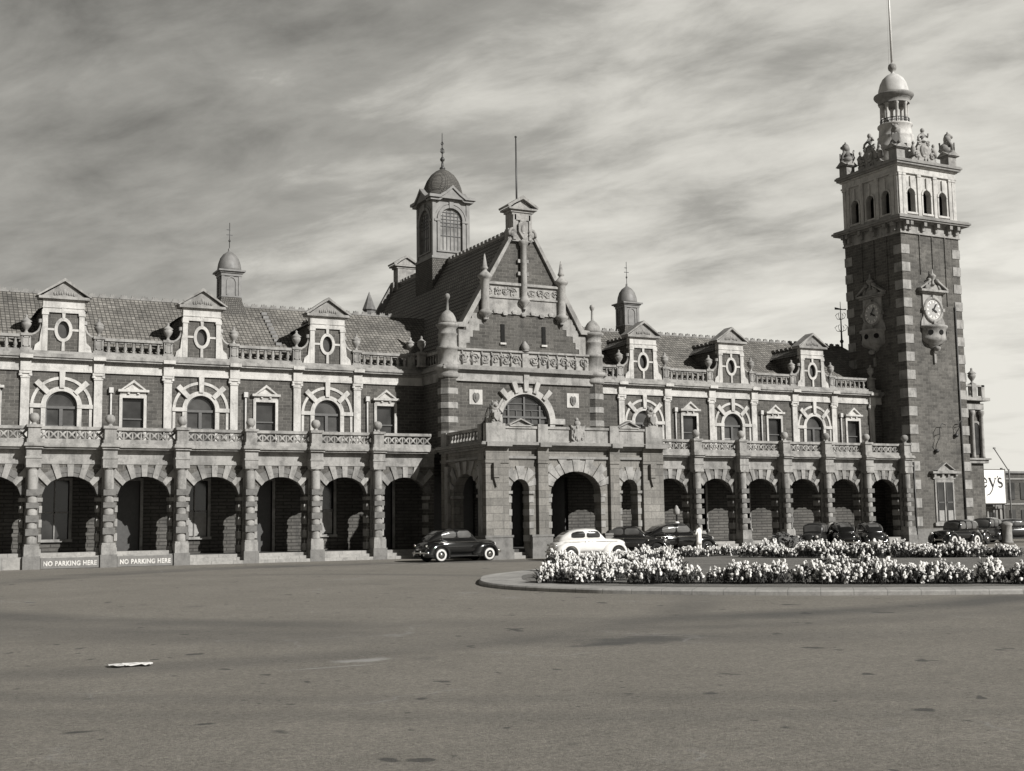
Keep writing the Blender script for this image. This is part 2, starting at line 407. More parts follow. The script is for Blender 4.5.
# one arcade bay: wall with arch, voussoirs, entablature, balustrade
def arcade_bay(w, first):
    h = w/2; out = []
    mb = MB(); mb.arch_wall(-h, h, FLOOR-.05, 5.36, 0, AH, 0, ASP, ARI, -.1, .45)
    out.append(('arcade_wall', mb, BASALT, None))
    mb = MB(); mb.m = 0
    vs = []
    for a in (90, 66, 114, 40, 140):
        vb = MB(); vs.append(vb); vb.bar(0, ASP, R(a), AH-.02, 2.2 if a in (40,140) else 1.9, .27, .36, -.2, .1, (ARI-.02)/(AH-.02), 5.34)
    for sg in (-1,1):
        for q,(z0,z1) in enumerate(((.6,1.0),(1.35,1.75),(2.1,2.5),(2.85,3.2))):
            mb.box(*sorted((sg*(AH-.03),sg*(AH+.12))), -.14,.47, z0, z1)
        mb.box(*sorted((sg*(AH-.05),sg*(AH+.2))), -.17,.5, 3.42, 3.62)
    mb.m = 1
    for a in (78, 102, 53, 127):
        mb.wedge(0, ASP, AH-.008, ARI-.008, R(a), R(8), 2.0, -.13, .1, 5.28, 1.6)
        mb.wedge(0, ASP, AH+.2, ARI+.2, R(a), R(7), 2.0, -.16, .1, 5.25, 1.55)
    for a in (16, 164): mb.wedge(0, ASP, AH-.008, ARI-.008, R(a), R(9), 1.75, -.13, .1, 5.3, 1.5)
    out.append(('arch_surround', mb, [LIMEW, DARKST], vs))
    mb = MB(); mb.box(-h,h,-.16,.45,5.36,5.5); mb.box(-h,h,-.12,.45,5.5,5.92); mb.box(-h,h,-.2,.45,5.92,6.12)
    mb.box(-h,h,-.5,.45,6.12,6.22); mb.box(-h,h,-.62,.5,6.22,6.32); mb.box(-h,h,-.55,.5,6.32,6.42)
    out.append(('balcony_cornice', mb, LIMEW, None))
    mb = MB(); a = h-.3
    mb.box(-a,a,-.42,-.12,6.42,6.62); mb.box(-a,a,-.44,-.1,7.14,7.3)
    mb.box(-a,a,-.34,-.2,6.62,6.66); mb.box(-a,a,-.34,-.2,7.1,7.14)
    n = 7; cw = 2*a/n
    for i in range(n):
        cx = -a+cw*(i+.5)
        for q in (-1,1): mb.tube([(cx-q*cw*.5,-.27,6.64),(cx+q*cw*.5,-.27,7.12)], .062, 5)
        mb.lathe([(.0,-.06),(.1,-.05),(.1,.05),(0,.06)], cx, -.27, 8, 1, .7, 0, True, 6.88)
        mb.box(cx-cw*.5-.035, cx-cw*.5+.035, -.33,-.21,6.62,7.14)
    out.append(('balustrade', mb, LIMEW, None))
    mb = MB()
    return out
bayset = {}; BYO = .55
def place_bay(x0, x1):
    w = round(x1-x0,3)
    if w not in bayset:
        objs = []
        for n, m, mt, kids in arcade_bay(w, True):
            o = sp(n, m, mt, ((x0+x1)/2,BYO,0)); objs.append(o)
            for kb in kids or []: build('voussoir', kb, LIMEW, o)
        bayset[w] = objs
    else:
        for o in bayset[w]: sp_copy(o, ((x0+x1)/2,BYO,0))
bays = list(zip(cols, cols[1:])) + [(cols[-1],22.5)] + [(34.05,37.58),(37.58,XR)] + list(zip(colsR, colsR[1:]))
for a,b in bays: place_bay(a,b)
# last stub between the end column and the tower
mb = MB(); mb.box(colsR[-1],61.2,.45,.95,.4,6.42); sp('arcade_wall', mb, BASALT)

# steps between the column pedestals, arcade floor and the arcade's ceiling (the balcony slab)
for a,b in bays:
    mb = MB()
    if a >= 7:
        for j in range(3): mb.box(a+.4,b-.4,-.4+.3*j,.8,j*.173,(j+1)*.173)
        sp('entrance_steps', mb, KERB)
    else:
        mb.box(a+.42,b-.42,-.22,.8,0,.62); mb.box(a+.42,b-.42,.1,.8,.62,.8); sp('plinth_wall', mb, KERB)
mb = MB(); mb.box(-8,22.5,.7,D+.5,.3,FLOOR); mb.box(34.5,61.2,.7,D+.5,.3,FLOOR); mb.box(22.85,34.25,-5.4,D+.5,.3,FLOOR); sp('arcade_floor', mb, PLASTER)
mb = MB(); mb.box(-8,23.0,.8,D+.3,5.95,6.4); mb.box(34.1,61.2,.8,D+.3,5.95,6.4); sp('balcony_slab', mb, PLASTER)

# ground floor back wall with doors and windows, bay by bay
for i,(a,b) in enumerate(bays + [(22.5,34.05)]):
    c = (a+b)/2; mb = MB(); fr = MB(); pn = MB()
    if b-a > 6:
        mb.rect_wall(a,b,0,6.4,23.4,33.4,.5,4.9,D,D+.4)
        for x0,x1 in ((23.4,26.6),(26.75,30.05),(30.2,33.4)):
            dr = MB(); dr.box(x0,x1,D+.2,D+.3,.5,4.9); dr.box((x0+x1)/2-.05,(x0+x1)/2+.05,D+.14,D+.2,.5,4.9); dr.box(x0,x1,D+.14,D+.2,3.2,3.32); sp('darkened_entrance_door', dr, DOOR)  # dark doors stretched wide so the porch depth stays in painted shade
        for x0 in (26.6,30.05): mb.box(x0,x0+.15,D,D+.3,.5,4.9)
        sp('back_wall', mb, RUBBLE); continue
    win = i % 2 == 0 if a < 30 else True
    hw, off, zb = (.72,-.35,1.45) if a < 30 else (.5,.75,1.3)
    if not win: zb = .5
    mb.rect_wall(a,b,0,6.4,c+off-hw,c+off+hw,zb,4.6,D,D+.4); sp('back_wall', mb, RUBBLE)
    for sg in (-1,1): fr.box(*sorted((c+off+sg*hw,c+off+sg*(hw+.16))),D-.06,D+.3,zb-.15 if win else .5,4.75)
    fr.box(c+off-hw,c+off+hw,D-.06,D+.3,4.6,4.75)
    if win:
        fr.box(c+off-hw-.2,c+off+hw+.2,D-.14,D+.2,zb-.15,zb); fr.box(c+off-.03,c+off+.03,D+.1,D+.2,zb,4.6); fr.box(c+off-hw,c+off+hw,D+.1,D+.2,2.85,2.93)
    f = sp('ground_window' if win else 'door_case', fr, LIMEW)
    if win:
        pn.box(c+off-hw,c+off+hw,D+.2,D+.25,zb,4.6); build('glass', pn, PANE, f)
        if 5 < a < 30:
            cu = MB(); cu.box(c+off-hw+.02,c+off+hw-.02,D+.17,D+.19,1.5,2.8); build('blind', cu, CURTAIN, f)
    else:
        pn.box(c+off-hw,c+off+hw,D+.2,D+.3,.5,4.6); build('door', pn, DOOR, f)
mb = MB(); mb.box(60.08,61.3,D,D+.4,0,6.4); sp('back_wall', mb, RUBBLE)

# ---- upper wing walls
PO = -.08
pilL = [k*3.775-.16 for k in range(-2,6)]; pilR = [37.66+k*BAY for k in range(7)]
archb = []; rectb = []
for k in range(-1,7-1): pass
for i,(a,b) in enumerate(zip(pilL, pilL[1:])): (archb if i%2==0 else rectb).append((a,b))
rectb.append((pilL[-1], 22.42))
for i,(a,b) in enumerate(zip(pilR, pilR[1:])): (archb if i%2==0 else rectb).append((a,b))
ZW0, ZW1 = 6.4, 10.55
def upper_arch_bay():
    out = []; h = BAY/2; r = .82; sz = 8.65
    mb = MB(); mb.arch_wall(-h,h,ZW0,ZW1,0,r,6.6,sz,r,0,.4,20); out.append(('upper_wall',mb,BASALT))
    mb = MB()
    mb.arc(0,sz,r-.01,1.06,0,PI,-.09,.2,22); mb.arc(0,sz,1.44,1.6,0,PI,-.06,.2,22)
    for sg in (-1,1):
        mb.box(*sorted((sg*(r-.01),sg*1.05)),-.085,.2,ZW0,sz-.12); mb.box(*sorted((sg*1.44,sg*1.59)),-.055,.2,ZW0,sz-.12)
        mb.box(*sorted((sg*(r-.02),sg*1.63)),-.12,.2,sz-.12,sz+.1)
    mb.bar(0,sz,PI/2,.98,1.88,.24,.3,-.17,.1)
    for a in (45,135): mb.bar(0,sz,R(a),.98,1.86,.26,.3,-.15,.1)
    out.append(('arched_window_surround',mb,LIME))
    mb = MB(); mb.arc(0,sz,r-.1,r,0,PI,.1,.22,18)
    mb.box(-r,-r+.1,.1,.22,6.6,sz); mb.box(r-.1,r,.1,.22,6.6,sz); mb.box(-r,r,.08,.22,sz-.14,sz); mb.box(-.09,.09,.09,.22,6.6,sz-.14)
    for x in (-.42,.42):
        mb.box(x-.3,x+.3,.12,.2,7.55,7.62)
    out.append(('arched_window_frame',mb,FRAME))
    mb = MB(); mb.prism([(r*math.cos(t*PI/16),sz+r*math.sin(t*PI/16)) for t in range(17)]+[(-r,6.6),(r,6.6)], .2,.24)
    out.append(('arched_pane',mb,PANEG)); return out
def upper_rect_bay(pipe=True):
    out = []; h = BAY/2; w = .58; zt = 9.2
    mb = MB(); mb.rect_wall(-h,h,ZW0,ZW1,-w,w,6.9,zt,0,.4); out.append(('upper_wall',mb,BASALT))
    mb = MB()
    for sg in (-1,1): mb.box(*sorted((sg*w,sg*(w+.16))),-.09,.22,6.75,zt); mb.box(*sorted((sg*.2,sg*.32)),-.2,.0,9.42,9.52)
    mb.box(-w-.16,w+.16,-.09,.22,zt,zt+.17); mb.box(-.7,.7,-.1,.1,zt+.17,zt+.33)
    mb.box(-.84,.84,-.26,.1,zt+.33,zt+.47)
    z0 = zt+.47
    mb.prism([(-.5,z0),(.5,z0),(0,z0+.44)],-.1,.1)
    for sg in (-1,1): mb.prism([(sg*.55,z0),(0,z0+.38),(0,z0+.54),(sg*.68,z0)],-.24+.003*sg,.1)
    mb.box(-w-.22,w+.22,-.16,.2,6.65,6.75)
    out.append(('window_surround',mb,LIME))
    mb = MB(); mb.box(-w,-w+.06,.1,.2,6.9,zt); mb.box(w-.06,w,.1,.2,6.9,zt); mb.box(-w,w,.1,.2,zt-.06,zt); mb.box(-w,w,.09,.2,8.0,8.07)
    out.append(('sash_frame',mb,FRAME))
    mb = MB(); mb.box(-w,w,.19,.23,6.9,zt); out.append(('sash_pane',mb,PANE))
    mb = MB(); mb.tube([(-1.2,-.1,6.45),(-1.2,-.1,9.45)],.055,8); mb.box(-1.32,-1.08,-.22,.0,9.45,9.75)
    out.append(('downpipe',mb,FRAMEL)); return out
def place(fn, spots):
    first = [sp(n,m,t,((spots[0][0]+spots[0][1])/2,D,0)) for n,m,t in fn()]
    for a,b in spots[1:]:
        for o in first: sp_copy(o, ((a+b)/2,D,0))
place(upper_arch_bay, archb); place(upper_rect_bay, rectb)
mb = MB(); mb.box(22.3,23.2,D+.002,D+.4,ZW0,ZW1); mb.box(33.9,pilR[0]-BAY/2+1.875,D+.002,D+.4,ZW0,ZW1); mb.box(pilR[-1],61.3,D+.002,D+.4,ZW0,ZW1)
sp('upper_wall', mb, BASALT)
for i,(a_,b_) in enumerate(rectb+archb):
    if i == len(rectb)+5:
        c_ = (a_+b_)/2; mb = MB(); w_ = .5 if i < len(rectb) else .7; zb_ = (8.2,7.9,8.6)[i//3%3]
        if i < len(rectb): mb.box(c_-w_,c_+w_,D+.15,D+.175,zb_,9.14)
        else: mb.box(c_-w_,c_-.12,D+.15,D+.175,6.65,7.7); mb.box(c_+.12,c_+w_,D+.15,D+.175,6.65,7.5)
        sp('window_blind', mb, CURTAIN)
# pilasters
def make_pilaster():
    mb = MB(); mb.box(-.22,.22,-.14,.1,6.4,10.12); mb.box(-.26,.26,-.18,.1,6.4,7.0)
    mb.box(-.25,.25,-.18,.1,10.12,10.2); mb.box(-.22,.22,-.16,.1,10.2,10.36); mb.box(-.32,.32,-.23,.1,10.36,10.5)
    for sg in (-1,1): mb.lathe([(0,-.06),(.1,-.06),(.1,.06),(0,.06)], sg*.25,-.13,8,z0=10.29)
    # the entablature breaks forward over it
    mb.box(-.27,.27,-.26,.1,10.5,11.02); mb.box(-.33,.33,-.52,.1,11.16,11.36)
    return sp('pilaster', mb, LIME)
p0 = make_pilaster(); p0.location = Vector((pilL[0],D,0))-L
for x in pilL[1:]+pilR: sp_copy(p0, (x,D,0))
# entablature bands and parapet base
for x0,x1 in ((-8,23.2),(33.9,61.25)):
    mb = MB(); mb.box(x0,x1,D-.12,D+.4,10.52,10.66); mb.box(x0,x1,D-.09,D+.4,10.66,11.02); sp('frieze', mb, LIME)
    mb = MB(); mb.box(x0,x1,D-.2,D+.4,11.02,11.14); mb.box(x0,x1,D-.4,D+.4,11.14,11.25); mb.box(x0,x1,D-.48,D+.4,11.25,11.38); mb.box(x0,x1,D-.42,D+.4,11.38,11.46); mb.box(x0,x1,D-.12,D+.38,11.46,11.64); sp('main_cornice', mb, LIMEW)
# parapet pedestals with urns
def urn_prof(s=1): return [(.2*s,0),(.1*s,.06*s),(.07*s,.16*s),(.13*s,.24*s),(.24*s,.42*s),(.27*s,.55*s),(.2*s,.6*s),(.3*s,.66*s),(.22*s,.72*s),(.1*s,.82*s),(.06*s,.9*s),(.09*s,.96*s),(0,1.05*s)]
def make_ped():
    mb = MB(); mb.box(-.3,.3,-.1,.3,11.64,11.74); mb.box(-.24,.24,-.06,.28,11.74,12.42); mb.box(-.3,.3,-.12,.34,12.42,12.56)
    for sg in (-1,1): mb.box(*sorted((sg*.12,sg*.18)),-.09,0,11.82,12.36)
    mb.box(-.18,.18,-.09,0,12.3,12.36); mb.box(-.18,.18,-.09,0,11.82,11.88)
    o = sp('parapet_pedestal', mb, LIMEW)
    mb = MB(); mb.lathe(urn_prof(), 0,.1,12, z0=12.56); build('urn', mb, LIMEW, o); return o
q0 = make_ped(); q0.location = Vector((pilL[0],D,0))-L
for x in pilL[1:]+pilR[:-1]+[22.3,34.6,60.4]: sp_copy(q0, (x,D,0))
sp_copy(q0, (22.75,D-.7,0))
# upper balustrades over the rectangular-window bays
def up_bal(x0,x1):
    mb = MB(); mb.box(x0,x1,D-.02,D+.26,11.64,11.72); mb.box(x0,x1,D-.06,D+.3,12.34,12.5)
    n = max(2,int((x1-x0)/.42)); mb.balusters(x0,x1,11.72,12.34,D+.12,n,.12)
    # little arched heads between the balusters
    for i in range(n+1):
        x = x0+(x1-x0)*i/n
        mb.box(max(x0,x-.13),min(x1,x+.13),D+.03,D+.2,12.24,12.34)
    sp('parapet_balustrade', mb, LIMEW)
for a,b in rectb: up_bal(a+.3,b-.3)
up_bal(34.9,37.4)
# dormers
def make_dormer():
    z0 = 11.64
    mb = MB(); w = 1.08; oz = 12.83; rx, rz_ = .31,.5
    # front with an oval hole
    n = 24; Pin = []; Pout = []
    for i in range(n):
        t = 2*PI*i/n; c,s_ = math.cos(t),math.sin(t)
        Pin.append((rx*c,oz+rz_*s_))
        k = min(w/abs(c) if abs(c)>1e-6 else 9, ((14.05-oz) if s_>0 else (oz-z0))/abs(s_) if abs(s_)>1e-6 else 9)
        Pout.append((k*c,oz+k*s_))
    for x_,z_ in ((w,14.05),(-w,14.05),(-w,z0),(w,z0)):
        pass
    b = mb.V([(x,0,z) for x,z in Pin]); c_ = mb.V([(x,0,z) for x,z in Pout]); d_ = mb.V([(x,.25,z) for x,z in Pin])
    for i in range(n):
        j=(i+1)%n; mb.F([b+j,b+i,c_+i,c_+j][::-1]); mb.F([b+i,b+j,d_+j,d_+i][::-1])
    # corner fillers behind the pilaster strips, side walls
    mb.box(-w,-w+.16,.02,4.2,z0,14.05); mb.box(w-.16,w,.02,4.2,z0,14.05)
    mb.box(-w+.1,w-.1,.26,.5,z0,14.1)
    o = sp('dormer', mb, BASALT)
    mb = MB(); mb.prism([(rx*math.cos(2*PI*i/20),oz+rz_*math.sin(2*PI*i/20)) for i in range(20)],.16,.2)
    build('oval_pane', mb, PANEG, o)
    mb = MB()
    mb.arc(0,oz,1,1.0,0,PI,0,.01,1)
    mb = MB()
    n=28; idx=[]
    for i in range(n):
        t=2*PI*i/n; c,s_=math.cos(t),math.sin(t)
        idx.append(mb.V([(rx*.97*c,-.08,oz+rz_*.97*s_),((rx+.16)*c,-.08,oz+(rz_+.17)*s_),((rx+.16)*c,.05,oz+(rz_+.17)*s_),(rx*.97*c,.05,oz+rz_*.97*s_)]))
    for i in range(n):
        p,q=idx[i],idx[(i+1)%n]
        for k in range(4): mb.F([p+k,q+k,q+(k+1)%4,p+(k+1)%4])
    mb.prism([(-.07,oz+rz_+.1),(.07,oz+rz_+.1),(.11,14.05),(-.11,14.05)],-.1,.05); mb.prism([(-.08,z0+.02),(.08,z0+.02),(.07,oz-rz_-.1),(-.07,oz-rz_-.1)],-.1,.05)
    for sg in (-1,1): mb.box(*sorted((sg*(rx+.12),sg*(w-.22))),-.06,.05,oz-.06,oz+.06)
    # strips, entablature
    for sg in (-1,1):
        mb.box(*sorted((sg*(w-.27),sg*(w+.01))),-.1,.06,z0,13.62); mb.box(*sorted((sg*(w-.31),sg*(w+.05))),-.14,.06,13.62,13.76)
        # volutes at the foot and swept parapet up to the pedestals
        mb.prism([(sg*(w+.02),z0),(sg*(w+.42),z0),(sg*(w+.36),z0+.3),(sg*(w+.14),z0+.5),(sg*(w+.1),z0+.9),(sg*(w+.02),z0+1.4)],-.09,.2)
    mb.box(-w-.04,w+.04,-.12,.3,13.76,13.9); mb.box(-w,w,-.08,.3,13.9,14.5); mb.box(-w-.03,w+.03,-.12,.3,14.02,14.08)
    build('stone_frame', mb, LIME, o)
    mb = MB()
    for sg in (-1,1):
        pts=[(sg*(w+.02),z0)]
        arcp=[(sg*(w+.02+.56*math.sin(t*PI/12)), 12.5+.75*(1-math.sin(PI/2-t*PI/12+0)*1) if False else 13.25-.75*math.sin(t*PI/12)) for t in range(7)]
        poly=[(sg*(w+.02),z0)]+[(sg*(w+.02),13.25)]+[(sg*(w+.02+.56*(1-math.cos(t*PI/12))),13.25-.75*math.sin(t*PI/12)) for t in range(1,7)]+[(sg*(w+.6),z0)]
        mb.prism(poly,.04,.24)
    build('swept_wall', mb, BASALT, o)
    mb = MB()
    for sg in (-1,1):
        P=[(sg*(w+.02+.56*(1-math.cos(t*PI/12))),13.25-.75*math.sin(t*PI/12)) for t in range(7)]
        mb.tube([(x,.12,z) for x,z in P],.09,6)
        mb.lathe([(0,-.1),(.15,-.1),(.15,.1),(0,.1)],sg*(w+.04),.12,10,z0=13.28)
    build('swept_coping', mb, LIMEW, o)
    mb = MB(); mb.pediment(1.33,14.5,15.58,-.28,.6,.15,.05); mb.m = 1; mb.prism([(-1.0,14.66),(1.0,14.66),(0,15.36)],-.16,0)
    for i in range(9):
        x=-.5+i*.125; mb.ell((x,-.17,14.78+.1*(1-abs(x)*1.6)*rnd.uniform(.6,1.3)),(.08,.07,.1),6,5)
    mb.ell((0,-.12,14.92),(.14,.09,.2),8,6)
    build('pediment', mb, [LIMEW, LIMED], o)
    mb = MB()
    for sg in (-1,1):
        b=mb.V([(0,.5,14.72),(0,5.2,14.72),(sg*1.3,3.6,13.95),(sg*1.3,.3,13.95)]); mb.F([b,b+1,b+2,b+3] if sg>0 else [b+3,b+2,b+1,b])
    for i in range(8):
        mb.box(-.09,.09,.62+i*.5,.62+i*.5+.34,14.66,14.92)
    build('dormer_roof', mb, TILEX, o); return o
d0 = make_dormer()
dsp = [(a+b)/2 for a,b in archb]
d0.location = Vector((dsp[0],D,0))-L
for x in dsp[1:]: sp_copy(d0,(x,D,0))
# main roofs
RY, RZ = 9.2, 15.82
mb = MB()
for x0,x1,hip in ((-12,26.5,0),(30.5,66,1)):
    e = 3.0 if hip else 0
    b = mb.V([(x0,D+.3,11.75),(x1,D+.3,11.75),(x1-e,RY,RZ),(x0,RY,RZ),(x1,15.1,11.75),(x0,15.1,11.75)])
    mb.F([b,b+1,b+2,b+3]); mb.F([b+3,b+2,b+4,b+5])
    if hip: mb.F([b+1,b+4,b+2])
roof = sp('tiled_roof', mb, TILE)
for x0,x1 in ((-8,24.5),(33,62.9)):
    mb = MB()
    n = int((x1-x0)/.62)
    for i in range(n):
        x = x0+i*.62; mb.box(x,x+.6,RY-.11,RY+.11,RZ-.05,RZ+.05)
        mb.prism([(x+.08,RZ+.05),(x+.46,RZ+.05),(x+.42,RZ+.22),(x+.32,RZ+.15),(x+.27,RZ+.25),(x+.2,RZ+.15),(x+.11,RZ+.22)],RY-.06,RY+.06)
    build('ridge_crest', mb, LIMED, roof)
# ladder of raised tiles on the left wing roof
mb = MB()
for i in range(9):
    y = 5.2+i*.4; z = 11.75+(RZ-11.75)*(y-D-.3)/(RY-D-.3); mb.box(14.2,14.55,y,y+.3,z+.02,z+.2)
build('roof_ladder', mb, LEAD, roof)
# ventilating cupolas
def make_cupola():
    z = 15.8
    mb = MB()
    prof = [(1.25,z-.9),(1.1,z-.3),(.9,z+.1),(.82,z+.45)]
    mb.lathe([(r*1.414,zz) for r,zz in prof],0,0,4,rot=PI/4,smooth=False)
    o = sp('cupola', mb, SHINGLE)
    mb = MB(); mb.box(-.76,.76,-.76,.76,z+.45,z+1.95); mb.box(-.84,.84,-.84,.84,z+.45,z+.55)
    for sx in (-1,1):
        for sy in (-1,1): mb.box(*sorted((sx*.58,sx*.82)),*sorted((sy*.58,sy*.82)),z+.55,z+1.95)
    mb.box(-.86,.86,-.86,.86,z+1.78,z+1.95); mb.box(-1.1,1.1,-1.1,1.1,z+2.05,z+2.15); mb.box(-.95,.95,-.95,.95,z+1.95,z+2.05)
    for k in range(4):
        mb.M = Matrix.Rotation(k*PI/2,4,'Z'); mb.arc(0,z+1.35,.33,.42,0,PI,-.82,-.7,10); mb.box(-.42,-.33,-.82,-.7,z+.6,z+1.35); mb.box(.33,.42,-.82,-.7,z+.6,z+1.35)
    mb.M=None
    build('louvred_box', mb, LEAD, o)
    mb = MB(); mb.lathe([(1.0,z+2.15),(.98,z+2.3),(.92,z+2.6),(.76,z+2.95),(.5,z+3.22),(.2,z+3.38),(.1,z+3.45),(.12,z+3.55),(.05,z+3.65)],0,0,16); build('dome', mb, LEAD, o)
    mb = MB(); mb.tube([(0,0,z+3.6),(0,0,z+5.25)],.03,6); mb.ell((0,0,z+4.1),(.09,.09,.09),8,6); mb.box(-.25,.25,-.02,.02,z+4.45,z+4.5); mb.prism([(-.3,z+4.8),(.05,z+4.74),(.05,z+4.86)],-.015,.015); build('finial', mb, IRON, o)
    return o
c0 = make_cupola(); c0.scale=(.77,.77,1.02); c0.location = Vector((12.32,RY,-.3))-L; sp_copy(c0,(42.13,RY,-.3))
# iron weather vane near the tower and a small spirelet behind the left wing
mb = MB(); mb.tube([(0,0,15.6),(0,0,19.6)],[.09,.02],8); mb.ell((0,0,16.3),(.16,.16,.16),10,6)
for k in range(4):
    a=k*PI/2+.4
    for z_,rr in ((17.5,.55),(18.5,.45)):
        mb.tube([(0,0,z_-.4),(math.cos(a)*rr*.7,math.sin(a)*rr*.7,z_-.3),(math.cos(a)*rr,math.sin(a)*rr,z_),(math.cos(a)*rr*.6,math.sin(a)*rr*.6,z_+.15)],.026,5)
mb.prism([(-.6,18.9),(.6,18.95),(.6,19.05),(.2,19.0),(-.6,19.1)],-.02,.02)
sp('weather_vane', mb, IRON, (62.9,RY,0))
mb = MB(); mb.lathe([(.42,15.0),(.4,16.6),(.5,16.7),(0,18.0)],0,0,8,smooth=False); sp('roof_spirelet', mb, LEAD, (22.8,12,0))

# ------------------------------------------------------------------ central gable block (front at y = 0)
GX0, GX1, GC = 23.1, 33.95, 28.53
mb = MB()
mb.arch_wall(GX0+.3,GX1-.3,6.3,10.7,28.5,1.7,7.0,8.2,1.7,0,.45,24)
mb.box(GX0,GX0+.4,.3,21,6.3,11.3); mb.box(GX1-.4,GX1,.3,21,6.3,11.3)
# gable wall above the frieze: one outline, the shade in its slit windows painted as dark boards
zs = lambda x: 14.0+1.78*(x-24.45)
mb.prism([(24.0,12.5),(33.05,12.5),(33.05,13.9),(32.5,14.0),(29.05,20.1),(27.98,20.1),(24.5,14.0),(24.0,13.9)],.12,.5)
GABLE = sp('gable_wall', mb, BASALT)
mb = MB()
for x in (27.05,29.95):
    mb.box(x-.13,x+.13,.06,.13,13.05,14.2)
build('slit_window', mb, VOIDM, GABLE)
mb = MB()
for x in (27.05,29.95): mb.box(x-.2,x+.2,.0,.13,12.93,13.05)
build('slit_sill', mb, LIME, GABLE)
# stone patches stepping along the rakes, string courses, copings
mb = MB()
for sg,cx in ((1,24.0),(-1,33.05)):
    for (a,b,z0,z1) in ((0,.55,12.56,12.9),(0,.8,12.9,13.3),(0,1.0,13.3,13.7),(.0,1.45,13.7,14.1),(.12,1.75,14.1,14.45),(.5,2.1,14.45,14.78)):
        lo = 24.45+(z1-14.0)/1.78 if z1>14 else 24.0
        x0 = max(cx+sg*a, lo+.05) if sg>0 else min(cx-a, 57.03-lo-.05)
        x1 = cx+sg*b
        if sg*(x1-x0)>.05: mb.box(*sorted((x0,x1)),.085,.3,z0,z1)
build('stepped_quoin', mb, LIMEW, GABLE)
mb = MB(); mb.box(25.6,31.4,.03,.3,14.85,15.85); mb.box(25.55,31.45,-.06,.3,15.82,15.92); mb.box(25.6,31.4,-.1,.3,16.66,16.82); 
for i in range(9):
    x = 25.9+i*.65; mb.ell((x,0,14.88+.1*(i%2)),(.22,.06,.14),8,5)
build('stone_band', mb, LIMEW, GABLE)
mb = MB()
for sg,cx in ((1,24.2),(-1,32.86)):
    P = [(cx-.4*sg,13.86),(cx+.25*sg,13.86),(28.53-sg*.55,20.1),(28.53-sg*.55,20.45),(cx+.05*sg,14.16),(cx-.4*sg,14.12)]
    mb.prism(P,-.06,.7)
build('gable_coping', mb, LIMEW, GABLE)
def scrolls(mb, x0, x1, z0, z1, y, step, r=.035, seed=1):
    q = random.Random(seed); x = x0+step/2; k = 0; zc = (z0+z1)/2; a = (z1-z0)*.42
    while x < x1-step*.3:
        sg = 1 if k%2 else -1
        P = [(x+a*(1-t/14)*math.cos(sg*(t*.9))*1.0, y, zc+a*(1-t/14)*math.sin(sg*(t*.9))) for t in range(13)]
        mb.tube(P, r, 5)
        for _ in range(5):
            mb.ell((x+q.uniform(-.5,.5)*step,y,zc+q.uniform(-.8,.8)*a),(q.uniform(.04,.1),.06,q.uniform(.05,.13)),6,5)
        x += step; k += 1
mb = MB(); scrolls(mb,25.85,28.2,15.98,16.6,.03,.55,.045,3); scrolls(mb,28.85,31.2,15.98,16.6,.03,.55,.045,4)
mb.box(25.7,31.3,.05,.3,15.92,16.66); build('carved_panel', mb, RELIEF, GABLE)
mb = MB(); mb.box(GX0+.4,GX1-.4,0,.5,11.5,12.52)
scrolls(mb,23.95,28.25,11.6,12.4,-.02,.72,.06,5); scrolls(mb,28.8,33.1,11.6,12.4,-.02,.72,.06,6)
mb.box(28.3,28.75,-.12,.1,11.5,12.4)
for k in range(14): # little standing figures between the scrolls
    x=24.2+k*.66
    if abs(x-28.53)>.4: mb.tube([(x,-.03,11.58),(x+.04,-.06,12.0),(x,-.04,12.25)],[.07,.1,.05],6); mb.ell((x,-.05,12.34),(.07,.07,.08),6,5)
sp('carved_frieze', mb, RELIEF)
mb = MB(); 
mb.box(GX0+.4,GX1-.4,-.14,.5,12.44,12.56); mb.box(GX0+.3,GX1-.3,-.1,.5,10.62,11.1); mb.box(GX0+.3,GX1-.3,-.16,.5,10.54,10.66)
mb.box(GX0-.08,GX0+.5,.3,D+.2,10.54,11.09); mb.box(GX1-.5,GX1+.08,.3,D+.2,10.54,11.09)
sp('gable_stringcourse', mb, LIMEW)
mb = MB(); mb.box(GX0-.1,GX1+.1,-.2,D,11.1,11.22); mb.box(GX0-.3,GX1+.3,-.42,D,11.22,11.38); mb.box(GX0-.22,GX1+.22,-.34,D,11.38,11.5)
sp('gable_cornice', mb, LIMED)
mb = MB(); mb.box(28.35,28.72,-.2,0,10.6,11.1); mb.ell((28.53,-.16,12.75),(.25,.16,.2),10,6); mb.lathe([(.3,12.55),(.2,12.65),(.28,12.9),(.2,13.0),(.05,13.2)],28.53,0,8); sp('crown_ornament', mb, LIMEW)
# side parapets of the gable block
for x in (GX0,GX1-.3):
    mb = MB(); mb.box(x,x+.3,.6,D+1.5,11.5,11.7); mb.box(x-.04,x+.34,.6,D+1.5,12.3,12.46)
    for i in range(9): mb.lathe([(.09,0),(.05,.1),(.1,.25),(.05,.5),(.09,.6)],x+.15,.8+i*.42,8,z0=11.7)
    sp('parapet_balustrade', mb, LIMEW)
